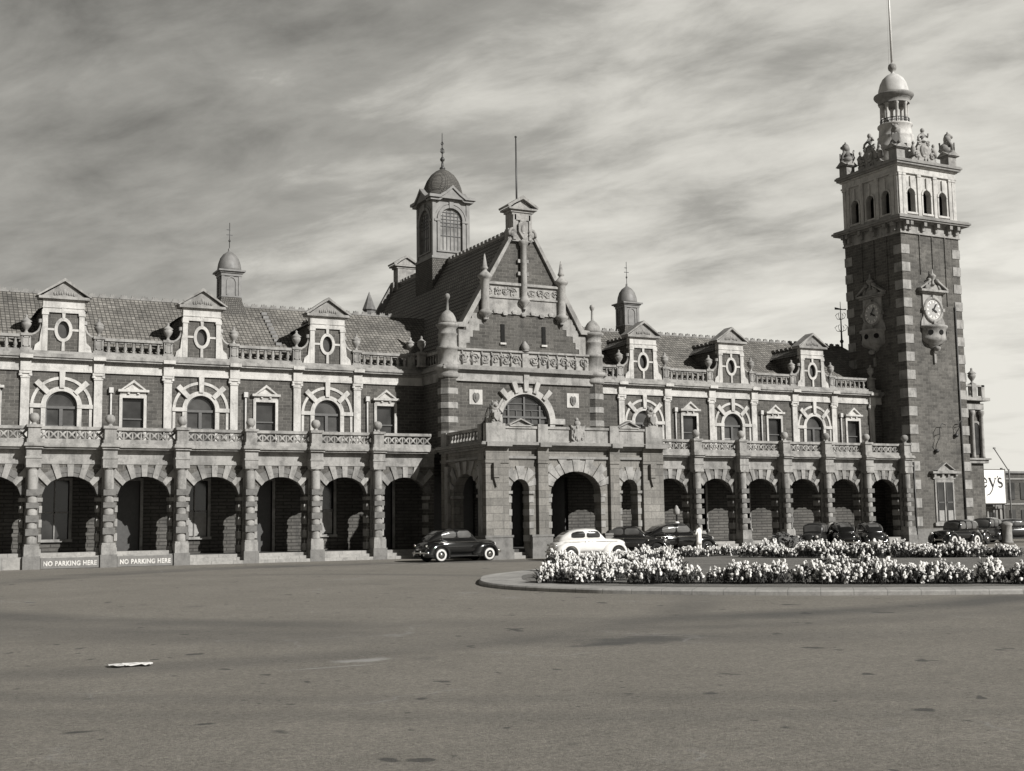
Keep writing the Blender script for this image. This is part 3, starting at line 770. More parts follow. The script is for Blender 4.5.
# great arched window of the gable
mb = MB(); mb.arc(28.5,8.2,1.69,1.98,0,PI,-.1,.2,26); mb.arc(28.5,8.2,1.98,2.12,0,PI,-.05,.2,26)
for sg in (-1,1):
    mb.box(*sorted((28.5+sg*1.7,28.5+sg*2.05)),-.1,.2,6.9,8.05); mb.box(*sorted((28.5+sg*1.66,28.5+sg*2.75)),-.16,.2,8.05,8.4)
for a in (90,70.5,109.5,48,132): mb.bar(28.5,8.2,R(a),1.84,2.56,.27,.33,-.22,.1)
GA = sp('great_window_surround', mb, LIMEM)
mb = MB(); mb.arc(28.5,8.2,1.55,1.7,0,PI,.15,.28,20); mb.box(26.8,30.2,.12,.28,8.4,8.52)
for x in (27.4,28.5,29.6): mb.box(x-.06,x+.06,.14,.26,7.0,9.2 if x!=28.5 else 9.8)
for x in (26.95,27.95,29.05,30.05): mb.box(x-.02,x+.02,.17,.24,7.0,8.9)
for z in (7.6,8.0,8.9,9.3): mb.box(27.0,30.0,.17,.24,z-.02,z+.02)
build('great_window_frame', mb, FRAME, GA)
mb = MB(); mb.prism([(28.5+1.7*math.cos(t*PI/20),8.2+1.7*math.sin(t*PI/20)) for t in range(21)]+[(26.8,7.0),(30.2,7.0)],.24,.28); build('great_window_pane', mb, PANEG, GA)
# heraldic tiles either side
for x in (25.1,31.9):
    mb = MB(); mb.box(x-.44,x+.44,-.05,.1,9.14,10.05); o = sp('heraldic_tile', mb, LIME)
    mb = MB(); mb.prism([(x-.2,9.75),(x-.12,9.86),(x,9.8),(x+.12,9.86),(x+.2,9.75),(x+.2,9.5),(x+.1,9.33),(x,9.26),(x-.1,9.33),(x-.2,9.5)],-.12,0); mb.ell((x,-.1,9.6),(.13,.08,.2),10,6); build('shield', mb, DARKST, o)
# turrets
def make_turret():
    mb = MB()
    zz = [6.3,7.15,7.5,8.0,8.36,8.86,9.22,9.72,10.08,10.75]
    for i,(z,z1) in enumerate(zip(zz,zz[1:])):
        mb.m = i%2; r = .63 if i%2 else .6
        mb.lathe([(r,z),(r,z1)],0,0,8,rot=PI/8,smooth=False)
    o = sp('turret', mb, [BASALT, LIMEW])
    mb = MB(); mb.lathe([(.62,10.7),(.7,10.85),(.66,11.0),(.66,11.1),(.74,11.15),(.86,11.25),(.86,11.4),(.66,11.5),(.62,11.55),(.62,12.42),(.7,12.46),(.7,12.58),(.57,12.66),(.55,13.3),(.6,13.36),(.6,13.42),(.54,13.46),(.53,13.72),(.62,13.8),(.72,13.9),(.72,14.0),(.56,14.06)],0,0,16)
    build('drum', mb, LIMEW, o)
    mb = MB(); mb.lathe([(.56,14.06),(.55,14.2),(.48,14.45),(.34,14.68),(.18,14.82),(.09,14.88),(.07,15.5),(.12,15.56),(.17,15.72),(.12,15.87),(0,15.92)],0,0,16); build('domed_cap', mb, LIMEW, o)
    return o
t0 = make_turret(); t0.location = Vector((23.4,.3,0))-L; sp_copy(t0,(33.66,.3,0))
def make_pinnacle():
    mb = MB(); mb.lathe([(0,14.2),(.12,14.4),(.14,14.55),(.4,14.75),(.42,14.9),(.3,15.0),(.27,15.05),(.27,16.85),(.36,16.95),(.45,17.05),(.45,17.15),(.3,17.3),(.16,17.42),(.12,17.5),(.2,17.56),(.22,17.62),(.16,17.72),(.03,18.5),(0,18.5)],0,0,14)
    return sp('pinnacle', mb, LIMEW)
p1 = make_pinnacle(); p1.location = Vector((25.79,-.05,0))-L; sp_copy(p1,(31.19,-.05,0))
# centre shaft and crowning aedicule
mb = MB(); mb.lathe([(0,15.0),(.08,15.2),(.12,15.35),(.34,15.6),(.36,15.72),(.24,15.95),(.2,16.1),(.2,19.2),(.28,19.3),(.32,19.45),(.32,19.55)],28.5,-.08,14)
for z in (17.35,18.15): mb.box(28.12,28.88,-.06,.1,z,z+.22)
sp('gable_shaft', mb, LIMEW)
def make_aedicule():
    mb = MB(); mb.box(-.78,.78,-.12,.9,19.5,21.5); mb.box(-.62,.62,-.2,0,20.85,21.2)
    for sg in (-1,1):
        P = [(sg*(.72+.34*(1-t/15)*math.cos(t*.62-.4)),-.12,19.98+.36*(1-t/15)*math.sin(t*.62-.4)) for t in range(15)]
        mb.tube(P,.11,6); mb.ell((sg*.75,-.14,19.95),(.2,.1,.2),10,6); mb.box(*sorted((sg*.5,sg*.74)),-.2,.1,19.6,21.2)
        mb.box(*sorted((sg*.7,sg*1.05)),0,.5,19.6,20.3)
    mb.prism([(-.36,20.6),(-.2,20.75),(0,20.66),(.2,20.75),(.36,20.6),(.36,20.1),(0,19.65),(-.36,20.1)],-.3,0)
    mb.ell((0,-.28,20.25),(.2,.12,.3),10,6); mb.ell((0,-.22,20.8),(.28,.1,.12),10,6)
    mb.box(-.9,.9,-.2,.95,21.35,21.5)
    mb.box(-1.1,1.1,-.36,1.1,21.5,21.62)
    mb.prism([(-.8,21.66),(.8,21.66),(0,22.2)],-.12,.95)
    for sg in (-1,1): mb.prism([(sg*1.16,21.62),(0,22.2),(0,22.42),(sg*1.22,21.74)],-.38+.003*sg,1.12)
    return sp('aedicule', mb, LIMEW)
a0 = make_aedicule(); a0.scale=(.9,.9,1); a0.location = Vector((28.42,0,0))-L; sp_copy(a0,(28.9,20.8,.25),PI)
mb = MB(); mb.tube([(0,0,20.5),(0,0,26.75)],[.075,.045],8); mb.ell((0,0,26.75),(.09,.09,.07),8,6); sp('flagpole', mb, IRON, (28.85,1.4,0))
# cross roof
mb = MB()
for sg in (-1,1):
    n = 1
    b = mb.V([(28.5,.4,20.4),(28.5,20.8,20.4),(28.5+sg*5.15,20.8,11.9),(28.5+sg*5.15,.4,11.9)]); mb.F([b,b+1,b+2,b+3] if sg>0 else [b+3,b+2,b+1,b])
    # courses of roll tiles standing proud down the slope
    for i in range(26):
        t = i/26; x = 28.5+sg*5.15*t; z = 20.4-8.5*t; dx = .11*sg; 
        b = mb.V([(x,.4,z+.03),(x+sg*.2,.4,z-.33+.09),(x+sg*.2,.4,z-.33),(x,20.8,z+.03),(x+sg*.2,20.8,z-.33+.09),(x+sg*.2,20.8,z-.33)])
        q = [[b,b+1,b+4,b+3],[b+1,b+2,b+5,b+4]]
        for f in q: mb.F(f if sg<0 else f[::-1])
CR = sp('cross_roof', mb, TILEX)
mb = MB()
for i in range(34): mb.box(28.38,28.62,.8+i*.58,.8+i*.58+.36,20.35,20.68)
mb.box(28.36,28.64,.6,20.6,20.3,20.47)
build('ridge_crest', mb, LIMED, CR)
mb = MB()
mb.prism([(23.4,11.0),(33.6,11.0),(33.4,12.6),(28.95,20.6),(28.05,20.6),(23.6,12.6)],20.7,21.1); sp('rear_gable', mb, LIMED)
# lantern tower over the hall
LT = 1.4
mb = MB(); mb.box(-LT-.12,LT+.12,-LT-.12,LT+.12,14.5,20.7); o_l = sp('lantern_tower', mb, SHINGLE, (28.72,12.65,0))
mb = MB()
for k in range(4):
    mb.M = Matrix.Rotation(k*PI/2,4,'Z')
    mb.arch_wall(-LT+.004,LT-.004,20.7,25.0-.003*k,0,.88,21.25,23.45,.88,-LT,-LT+.2,16)
    mb.arc(0,23.45,.87,1.08,0,PI,-LT-.09,-LT+.1,16); mb.arc(0,23.45,1.15,1.25,0,PI,-LT-.05,-LT+.1,16)
    for sg in (-1,1): mb.box(*sorted((sg*.87,sg*1.08)),-LT-.085,-LT+.1,21.2,23.3); mb.box(*sorted((sg*.84,sg*1.32)),-LT-.12,-LT+.1,23.3,23.45); mb.box(*sorted((sg*1.2,sg*(LT+.045))),-LT-.06,-LT+.1,20.7,24.85-.003*k)
    mb.box(-.16,.16,-LT-.14,-LT+.1,24.3,24.75)
    mb.box(-1.1,1.1,-LT-.1,-LT+.1,21.1,21.2)
    # undulating eaves: level wings and a raised centre
    ze=24.95-.004*k; prof = [(-1.79,ze),(-1.0,ze),(-.55,ze+.3),(0,ze+.77),(.55,ze+.3),(1.0,ze),(1.79,ze)]
    for (xa,za),(xb,zb) in zip(prof,prof[1:]):
        ya = 1.82
        mb.prism([(xa,za),(xb,zb),(xb,zb+.2),(xa,za+.2)],-ya,-1.0+.002*k)
        mb.prism([(xa*.94,za-.16),(xb*.94,zb-.16),(xb*.94,zb),(xa*.94,za)],-ya+.14,-1.0)
    mb.prism([(-1.0,24.95),(1.0,24.95),(.55,25.3),(0,25.7),(-.55,25.3)],-1.72,-1.0)
mb.M = None
mb.box(-1.55,1.55,-1.55,1.55,20.6,20.78); mb.box(-LT+.2,LT-.2,-LT+.2,LT-.2,24.9,25.2)
build('lantern_walls', mb, mat_plain('lantern_paint',.2,.6,.3,0,.2,scale=2), o_l)
mb = MB(); pp = MB()
for k in range(4):
    mb.M = pp.M = Matrix.Rotation(k*PI/2,4,'Z')
    for x in (-.58,-.29,0,.29,.58): mb.box(x-.02,x+.02,-LT+.06,-LT+.12,21.25,24.1 if abs(x)<.4 else 23.9)
    for z in (22.3,23.0,23.25,23.5,23.75,24.0): mb.box(-.86,.86,-LT+.05,-LT+.11,z-.02,z+.02)
    pp.prism([(.88*math.cos(t*PI/14),23.45+.88*math.sin(t*PI/14)) for t in range(15)]+[(-.88,21.25),(.88,21.25)],-LT+.1,-LT+.14)
build('lantern_glazing_bar', mb, IRON, o_l); build('lantern_pane', pp, mat_glass('milky_lantern_glass',.22), o_l)
mb = MB(); mb.lathe([(1.5,25.1),(1.5,25.35),(1.46,25.7),(1.36,26.1),(1.16,26.6),(.86,27.05),(.5,27.35),(.25,27.48),(.16,27.55)],0,0,20); build('lantern_dome', mb, SHINGLE, o_l)
mb = MB(); mb.lathe([(.18,27.5),(.22,27.62),(.1,27.75),(.07,28.1),(.16,28.2),(.18,28.3),(.1,28.42),(.05,28.5),(.03,30.2),(0,30.3)],0,0,10)
for k in range(4):
    a=k*PI/2; mb.tube([(0,0,28.7),(.16*math.cos(a),.16*math.sin(a),28.85),(.12*math.cos(a),.12*math.sin(a),29.05),(0,0,29.15)],.025,5); mb.tube([(0,0,29.3),(.12*math.cos(a),.12*math.sin(a),29.45),(0,0,29.65)],.02,5)
build('lantern_finial', mb, IRON, o_l)

# ------------------------------------------------------------------ porch
PY = -6.0; PX0, PX1 = 22.8, 34.3
def small_arch_bits(st, cx, hw, spr, rise, ztop, y):
    for a in (90,55,125): st.wedge(cx,spr,hw-.01,rise-.01,R(a),R(9),hw+.75,y-.06,y+.1,ztop,rise+.75)
    for a in (72,108,25,155): st.wedge(cx,spr,hw-.006,rise-.006,R(a),R(9),hw+.6,y-.03,y+.1,ztop,rise+.55)
ww = MB(); st = MB()
ww.arch_wall(PX0,25.95,0,6.2,24.9,.57,0,3.86,.57,PY,PY+.7); ww.arch_wall(25.95,31.3,0,6.2,28.52,1.65,0,3.65,1.22,PY,PY+.7); ww.arch_wall(31.3,PX1,0,6.2,32.13,.57,0,3.86,.57,PY,PY+.7)
small_arch_bits(st,24.9,.57,3.86,.57,5.5,PY); small_arch_bits(st,32.13,.57,3.86,.57,5.5,PY)
for a in (90,68,112,44,136,22,158): st.wedge(28.52,3.65,1.64,1.21,R(a),R(4.6),2.6,PY-.08,PY+.1,5.55,2.2)
for a in (79,101,56,124,33,147): st.wedge(28.52,3.65,1.645,1.215,R(a),R(5.0),2.2,PY-.04,PY+.1,5.5,1.9)
for cx,hw in ((24.9,.57),(28.52,1.65),(32.13,.57)):
    for sg in (-1,1):
        for j in range(4): st.box(*sorted((cx+sg*(hw-.03),cx+sg*(hw+.26))),PY-.05,PY+.72,.95+j*.72,1.3+j*.72)
        st.box(*sorted((cx+sg*(hw-.05),cx+sg*(hw+.3))),PY-.1,PY+.74,3.6 if hw<1 else 3.42,3.76 if hw<1 else 3.58)
# side wall facing the left bays, with one arch
ww.M = st.M = Matrix.Translation((PX0,0,0)) @ Matrix.Rotation(-PI/2,4,'Z')    # local x -> -Y, local y -> +X
ww.arch_wall(0,-PY-.71,0,6.2,3.33,1.6,0,3.65,1.15,0,.6)
for a in (90,66,114,42,138,18,162): st.wedge(3.33,3.65,1.59,1.14,R(a),R(5),2.5,-.07,.1,5.5,2.1)
for sg in (-1,1):
    st.box(*sorted((3.33+sg*1.55,3.33+sg*1.9)),-.09,.62,3.42,3.58)
    st.box(*sorted((3.33+sg*2.05,3.33+sg*2.5)),-.2,.05,.9,5.3)
ww.M = Matrix.Translation((PX1,PY+.71,0)) @ Matrix.Rotation(PI/2,4,'Z')
ww.arch_wall(0,-PY-.71,0,6.2,2.62,1.6,0,3.65,1.15,0,.6)
ww.M = st.M = None
PW = sp('porch', ww, PORCH); build('arch_surround', st, LIMEW, PW, )
# piers, pilasters, plinths
for x0,x1 in ((25.97,26.6),(30.72,31.33)):
    mb = MB(); mb.box(x0,x1,PY-.22,PY+.1,1.25,5.3); mb.box(x0-.05,x1+.05,PY-.28,PY+.1,5.3,5.5); mb.box(x0-.03,x1+.03,PY-.25,PY+.1,5.5,6.2); build('porch_pier', mb, PORCH, PW)
for x0,x1 in ((PX0-.12,24.1),(33.0,PX1+.12)):
    mb = MB(); mb.box(x0,x1,PY-.2,PY+.1,1.3,5.3); mb.box(x0-.05,x1+.05,PY-.27,PY+.1,5.3,5.48); mb.box(x0,x1,PY-.22,PY+.1,5.48,6.2)
    mb.box(x0+.4,x0+.8,PY-.42,PY-.1,4.5,5.3); mb.prism([(x0+.44,4.5),(x0+.76,4.5),(x0+.6,3.95)],PY-.34,PY-.1); build('porch_pier', mb, PORCH, PW)
for y0,y1 in ((PY,PY+.75),(-.9,-.25)):
    mb = MB(); mb.box(PX0-.14,PX0+.1,y0,y1,1.3,6.2); build('porch_pier', mb, PORCH, PW)
for x0,x1 in ((PX0-.25,24.3),(25.45,26.85),(30.2,31.55),(32.72,PX1+.25)):
    mb = MB(); mb.box(x0,x1,PY-.36,PY+.6,0,.55); mb.box(x0+.05,x1-.05,PY-.3,PY+.55,.55,1.2); mb.box(x0,x1,PY-.34,PY+.58,1.2,1.32); build('porch_plinth', mb, PLINTH, PW)
for y0,y1 in ((PY+.6,PY+1.0),(-1.6,-.2)):
    mb = MB(); mb.box(PX0-.25,PX0+.5,y0,y1,0,1.3); build('porch_plinth', mb, PLINTH, PW)
mb = MB()
for z0,z1,o_ in ((5.56,5.7,.12),(6.08,6.2,.16),(6.2,6.3,.34),(6.3,6.4,.5),(6.4,6.48,.42)):
    mb.box(PX0-o_,PX1+o_,PY-o_,-.02,z0,z1) if z0>6.05 else (mb.box(PX0-o_,PX1+o_,PY-o_,PY+.5,z0,z1), mb.box(PX0-o_,PX0+.5,PY+.5,-.02,z0,z1))
for x0,x1 in ((25.93,26.64),(30.68,31.37),(PX0-.2,24.15),(32.95,PX1+.2)): mb.box(x0,x1,PY-.6,PY,6.205,6.44)
build('porch_cornice', mb, LIMED, PW)
mb = MB()
mb.box(PX0+.05,PX1-.05,PY-.12,PY+.2,6.48,7.24); mb.box(PX0-.05,PX1+.05,PY-.2,PY+.28,7.24,7.38)
for x0,x1 in ((25.97,26.6),(30.72,31.33),(PX0-.1,23.9),(33.2,PX1+.1)): mb.box(x0,x1,PY-.26,PY+.3,6.48,7.5)
mb.box(PX0-.1,PX0+.5,PY+.15,PY+.85,6.48,7.5)
mb.box(PX0-.12,PX0+.55,-.95,-.2,6.48,7.3)
mb.box(PX0,PX0+.3,PY+.8,-.9,6.48,6.66); mb.box(PX0-.04,PX0+.36,PY+.8,-.9,7.14,7.3)
for i in range(10): mb.lathe([(.09,0),(.06,.08),(.1,.2),(.05,.38),(.09,.48)],PX0+.15,-1.1-i*.41,8,z0=6.66)
mb.box(PX1-.3,PX1,PY+.3,-.3,6.48,7.3)
build('porch_parapet', mb, LIMEW, PW)
mb = MB()
for x in (24.88,32.07):
    mb.M = Matrix.Translation((x,PY-.1,0)); mb.pediment(.68,7.36,7.78,-.16,.3,.08,.03)
mb.M=None; build('parapet_pediment', mb, LIMEW, PW)
mb = MB(); x=28.56; y=PY-.32
mb.prism([(x-.42,7.35),(x-.5,7.5),(x-.3,7.42),(x,7.5),(x+.3,7.42),(x+.5,7.5),(x+.42,7.35),(x+.44,6.75),(x+.2,6.5),(x,6.42),(x-.2,6.5),(x-.44,6.75)],y,y+.3)
mb.prism([(x-.28,7.25),(x+.28,7.25),(x+.28,6.9),(x,6.6),(x-.28,6.9)],y-.07,y+.1); mb.box(x-.5,x+.5,y-.04,y+.3,6.44,6.54)
mb.ell((x,y+.12,7.6),(.22,.16,.2),10,6); mb.ell((x-.05,y+.1,7.82),(.12,.12,.12),8,6)
for i in range(10): mb.ell((x+rnd.uniform(-.38,.38),y-.02,rnd.uniform(6.6,7.4)),(.07,.06,.09),6,5)
build('carved_shield', mb, RELIEF, PW)
# seated beasts holding shields on the porch corners
def beast(mb, s=1.0):
    E = lambda c,r: mb.ell((c[0]*s,c[1]*s,c[2]*s),(r[0]*s,r[1]*s,r[2]*s),10,8)
    mb.box(-.32*s,.32*s,-.3*s,.38*s,0,.1*s)
    E((0,.16,.38),(.24,.28,.3)); E((0,.02,.66),(.2,.2,.34)); E((0,-.03,1.02),(.2,.21,.22)); E((0,-.2,1.0),(.11,.13,.1)); E((0,0,.9),(.26,.22,.24))
    for sg in (-1,1):
        E((sg*.2,.1,.25),(.13,.26,.17)); E((sg*.14,-.02,1.22),(.06,.05,.08)); E((sg*.2,-.22,.14),(.09,.14,.07))
        mb.tube([(sg*.16*s,-.05*s,.75*s),(sg*.15*s,-.22*s,.5*s),(sg*.14*s,-.24*s,.12*s)],[.1*s,.08*s,.08*s],7)
    mb.tube([(.0,.35*s,.15*s),(.2*s,.45*s,.3*s),(.22*s,.4*s,.6*s),(.1*s,.42*s,.75*s)],.05*s,6)
    mb.prism([(-.2*s,.62*s),(.2*s,.62*s),(.2*s,.34*s),(0,.12*s),(-.2*s,.34*s)],-.38*s,-.3*s)
for x in (23.38,33.72):
    mb = MB(); beast(mb); build('seated_beast', mb, LIMEW, PW, (x,PY+.05,7.5))
# porch interior
mb = MB(); mb.box(PX0+.6,PX1-.6,PY+.7,-.05,5.9,6.1); build('porch_ceiling', mb, PLASTER, PW)
for cx,w in ((24.9,.55),(32.13,.55),(28.52,1.6)):
    mb = MB()
    for j in range(3): mb.box(cx-w,cx+w,PY+.1+.3*j,PY+.7,j*.173,(j+1)*.173)
    build('porch_steps', mb, KERB, PW)
# iron lamp bracket on the gable wall
mb = MB(); mb.tube([(26.15,0,8.9),(26.15,-.5,9.3),(26.15,-.9,9.15),(26.15,-.95,8.9)],.03,6); mb.tube([(26.15,0,8.2),(26.15,-.45,8.3),(26.15,-.7,8.8),(26.15,-.6,9.2)],.025,6); mb.lathe([(.05,8.85),(.26,8.6),(.28,8.5),(.05,8.5)],26.15,-.95,10)
mb.box(26.05,26.25,-.05,0,8.0,9.2); sp('iron_lamp_bracket', mb, IRON)

# end pavilion to the right of the tower
mb = MB(); mb.box(66.9,72.6,4.0,12,0,11.2); EP = sp('end_pavilion', mb, BASALT_TOWER)
mb = MB()
mb.box(66.9,72.9,3.7,12.2,6.15,6.42); mb.box(66.9,73.05,3.55,12.3,6.42,6.55)
mb.box(66.9,72.8,3.85,12.1,10.5,11.0); mb.box(66.9,73.15,3.45,12.4,11.2,11.45)
for x in (71.35,72.4): mb.lathe([(.2,6.55),(.16,6.75),(.15,9.9),(.2,10.05),(.26,10.2),(.26,10.4)],x,3.8,10)
build('trim', mb, LIMEW, EP)
mb = MB(); mb.arc(71.85,9.0,.42,.6,0,PI,3.88,4.1,12); mb.box(71.2,71.4,3.88,4.1,6.9,9.0); mb.box(72.28,72.45,3.88,4.1,6.9,9.0); build('window_surround', mb, LIMEW, EP)
mb = MB(); mb.prism([(71.85+.43*math.cos(t*PI/12),9.0+.43*math.sin(t*PI/12)) for t in range(13)]+[(71.42,6.9),(72.28,6.9)],3.93,4.05); build('window_pane', mb, PANE, EP)
mb = MB(); mb.box(66.9,72.8,3.75,4.0,11.45,11.6); mb.box(66.9,72.85,3.7,4.05,12.35,12.5); mb.balusters(67.3,71.6,11.6,12.35,3.87,9,.1); mb.box(71.4,71.9,3.65,4.1,11.45,12.6); mb.box(72.5,72.85,3.7,4.1,11.45,12.5)
build('roof_balustrade', mb, LIMEW, EP)
mb = MB(); mb.lathe(urn_prof(1.25),71.65,3.87,12,z0=12.6); build('urn', mb, LIMEW, EP)
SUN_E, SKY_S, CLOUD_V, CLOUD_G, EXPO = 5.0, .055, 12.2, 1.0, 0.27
# ------------------------------------------------------------------ clock tower
TC = Vector((64.22,3.52,0)); TH = 3.02
T = tag(empty('clock_tower', TC), 'tall square dark stone clock tower with pale corner blocks and domed cupola on top', 'clock tower')
def tp(name, mb, mat, parent=None, loc=(0,0,0), rz=0): return build(name, mb, mat, parent or T, loc, rz)
def four(mb, fn):
    for k in range(4):
        mb.M = Matrix.Rotation(k*PI/2,4,'Z'); fn(k)
    mb.M = None
mb = MB(); mb.box(-TH,TH,-TH,TH,0,23.4)
# shallow recessed-panel ribs high on each face
def ribs(k):
    for x in (-1.15,.15,1.5): mb.box(x-.05,x+.05,-TH-.07,-TH+.05,20.3 if x<1.4 else 18.0,23.4)
four(mb, ribs); tp('shaft', mb, BASALT_TOWER)
qp = None
for i in range(17):
    z1 = 22.5-i*1.37
    if z1-.66 < .3: continue
    for sx,sy in ((-1,-1),(1,-1),(-1,1)):
        if qp is None:
            mb = MB(); mb.box(-.415,.415,-.415,.415,-.7,0); qp = tp('corner_quoin', mb, LIMEW, loc=(sx*(TH-.365),sy*(TH-.365),z1))
        else: copy_tree(qp, T, (sx*(TH-.365),sy*(TH-.365),z1))
mb = MB(); e=TH+.12; mb.box(-e,e,-e,e,0,.9); mb.box(-TH-.07,TH+.07,-TH-.07,TH+.07,.9,1.05); tp('tower_plinth', mb, PLINTH)
mb = MB()
for z0,z1,o in ((23.36,23.5,.12),(23.5,24.2,.06),(24.2,24.3,.3),(24.3,24.42,.62),(24.42,24.56,.72),(24.56,24.68,.6)):
    e=TH+o; mb.m = 1 if z0>=24.2 else 0; mb.box(-e,e,-e,e,z0,z1)
mb.m = 1
def brk(k):
    for x in (-2.75,-2.3,-.9,.45,1.8,2.6): mb.box(x-.14,x+.14,-TH-.52,-TH,23.95,24.28); mb.box(x-.12,x+.12,-TH-.3,-TH,23.6,23.95)
four(mb, brk); tp('main_cornice', mb, [LIMEW, LIMED])
# belfry stage
mb = MB(); bh = TH-.06
def belf(k):
    for cx in (-1.72,-.06,1.6):
        pass
    xs=[-bh,-.86-.03,.77,bh]
    for (a,b),cx in zip(zip(xs,xs[1:]),(-1.72,-.06,1.6)):
        mb.arch_wall(max(a,-bh+.004),min(b,bh-.004),24.6,28.2-.003*k,cx,.42,25.1,26.55,.42,-bh,-bh+.45,12)
        mb.arc(cx,26.55,.41,.55,0,PI,-bh-.06,-bh+.1,12)
        mb.box(cx-.55,cx-.41,-bh-.05,-bh+.1,25.1,26.5); mb.box(cx+.41,cx+.55,-bh-.05,-bh+.1,25.1,26.5); mb.box(cx-.6,cx+.6,-bh-.1,-bh+.1,24.95,25.1)
        mb.box(cx-.08,cx+.08,-bh-.12,-bh+.1,26.95,27.9)
    for x in (-2.82,-2.45,-.89,.77,2.4,2.78):
        mb.box(x-.16,x+.16,-bh-.1,-bh+.1,24.66,27.9); mb.box(x-.2,x+.2,-bh-.14,-bh+.1,27.9,28.08); mb.box(x-.19,x+.19,-bh-.13,-bh+.1,24.66,24.9)
four(mb, belf); BL = tp('belfry', mb, LIME)
mb = MB(); mb.box(-2.3,2.3,-2.3,2.3,24.6,28.2)
build('belfry_dark_core', mb, VOIDM, BL)  # solid dark box painted as the shade behind the belfry arches
mb = MB()
for z0,z1,o in ((28.08,28.2,.1),(28.2,28.62,.02),(28.62,28.74,.14),(28.74,28.9,.32),(28.9,29.06,.42),(29.06,29.14,.34)):
    e=TH+o; mb.m = 1 if z0>=28.7 else 0; mb.box(-e,e,-e,e,z0,z1)
tp('top_cornice', mb, [LIME, LIMED])
# corner aedicules with seated beasts and central crests
def corner_block():
    mb = MB(); mb.box(-.42,.42,-.42,.42,29.1,30.0)
    for k in range(4):
        mb.M = Matrix.Rotation(k*PI/2,4,'Z'); mb.prism([(-.64,30.0),(.64,30.0),(0,30.42)],-.62+.002*k,0)
    mb.M=None
    mb.box(-.56,.56,-.56,.56,29.94,30.03); return mb
first=None
for i,(sx,sy) in enumerate(((-1,-1),(1,-1),(1,1),(-1,1))):
    loc=(sx*2.72,sy*2.72,0)
    if i==0: o1=tp('corner_pedestal', corner_block(), LIMEW, loc=loc)
    else: copy_tree(o1,T,loc)
    rz = math.atan2(sx,-sy)
    if i==0:
        mb=MB(); beast(mb,1.4); b1=tp('seated_beast', mb, LIMED, loc=(loc[0],loc[1],30.2), rz=rz)
    else: copy_tree(b1,T,(loc[0],loc[1],30.2),rz)
def crest():
    mb=MB(); q=random.Random(11)
    mb.prism([(-1.35,29.1),(1.35,29.1),(1.3,29.4),(.9,29.7),(.75,30.3),(.4,30.75),(.25,31.0),(-.25,31.0),(-.4,30.75),(-.75,30.3),(-.9,29.7),(-1.3,29.4)],-.12,.2)
    mb.box(-1.4,1.4,-.25,.3,29.1,29.3)
    mb.ell((0,-.15,30.15),(.42,.16,.52),12,8); mb.ell((0,-.26,30.15),(.24,.1,.32),10,6)
    for sg in (-1,1):
        P=[(sg*(.85+.36*(1-t/13)*math.cos(t*.65)),-.15,29.75+.32*(1-t/13)*math.sin(t*.65)) for t in range(13)]; mb.tube(P,.09,6)
        P=[(sg*(.5+.26*(1-t/13)*math.cos(t*.65+1)),-.12,30.75+.22*(1-t/13)*math.sin(t*.65+1)) for t in range(13)]; mb.tube(P,.07,6)
        mb.tube([(sg*1.15,-.05,29.7),(sg*1.12,-.1,30.2),(sg*1.05,-.05,30.5)],[.2,.22,.1],8); mb.ell((sg*1.05,-.08,30.65),(.13,.13,.16),8,6)
    mb.tube([(0,0,30.9),(0,-.05,31.3),(0,0,31.6)],[.3,.26,.14],9); mb.ell((0,-.05,31.78),(.17,.17,.2),10,8); mb.tube([(-.2,0,31.45),(-.5,-.1,31.2),(-.55,-.15,30.9)],.09,6); mb.tube([(.2,0,31.45),(.48,-.1,31.3),(.42,-.25,31.55)],.09,6)
    for i in range(16): mb.ell((q.uniform(-.9,.9),-.15,q.uniform(29.4,30.4)),(.09,.09,.12),6,5)
    return mb
for k in range(4):
    a=k*PI/2; loc=(2.75*math.sin(a),-2.75*math.cos(a),0)
    if k==0: cr=tp('carved_crest', crest(), RELIEF, loc=loc)
    else: copy_tree(cr,T,loc,a)
# cupola
mb=MB(); mb.lathe([(1.95,29.1),(1.9,29.9),(1.75,30.2),(1.6,31.0),(1.62,31.1),(1.5,31.15),(1.38,31.9),(1.42,32.0),(1.3,32.05),(1.24,32.75),(1.36,32.85),(1.36,32.98),(1.2,33.0)],0,0,24); CU=tp('cupola_drum', mb, LIME)
mb=MB()
for i in range(8):
    a=2*PI*i/8+.2; mb.lathe([(.17,32.98),(.14,33.1),(.125,34.5),(.18,34.6),(.18,34.72)],1.0*math.cos(a),1.0*math.sin(a),10)
build('cupola_column', mb, LIME, CU)
mb=MB()
for i in range(48):
    a=2*PI*i/48; mb.tube([(1.12*math.cos(a),1.12*math.sin(a),33.0),(1.12*math.cos(a),1.12*math.sin(a),33.42)],.03,4)
for z in (33.42,33.2): mb.tube([(1.12*math.cos(2*PI*i/24),1.12*math.sin(2*PI*i/24),z) for i in range(25)],.035,5)
build('cupola_railing', mb, IRON, CU)
mb=MB(); mb.lathe([(0,34.7),(1.2,34.7),(1.25,34.85),(1.22,35.05),(1.38,35.12),(1.55,35.32),(1.55,35.45),(1.2,35.52)],0,0,24); build('cupola_ring', mb, LIMED, CU)
mb=MB(); mb.lathe([(1.2,35.5),(1.2,35.65),(1.16,35.95),(1.04,36.4),(.82,36.82),(.52,37.1),(.25,37.24),(.14,37.3),(.12,37.42),(.3,37.62),(.34,37.8),(.28,38.02),(.1,38.18)],0,0,24); build('cupola_dome', mb, DOMEC, CU)
mb=MB(); mb.lathe([(.1,37.4),(.31,37.62),(.35,37.8),(.29,38.03),(.05,38.2)],0,0,12); build('dome_ball', mb, LIMED, CU)
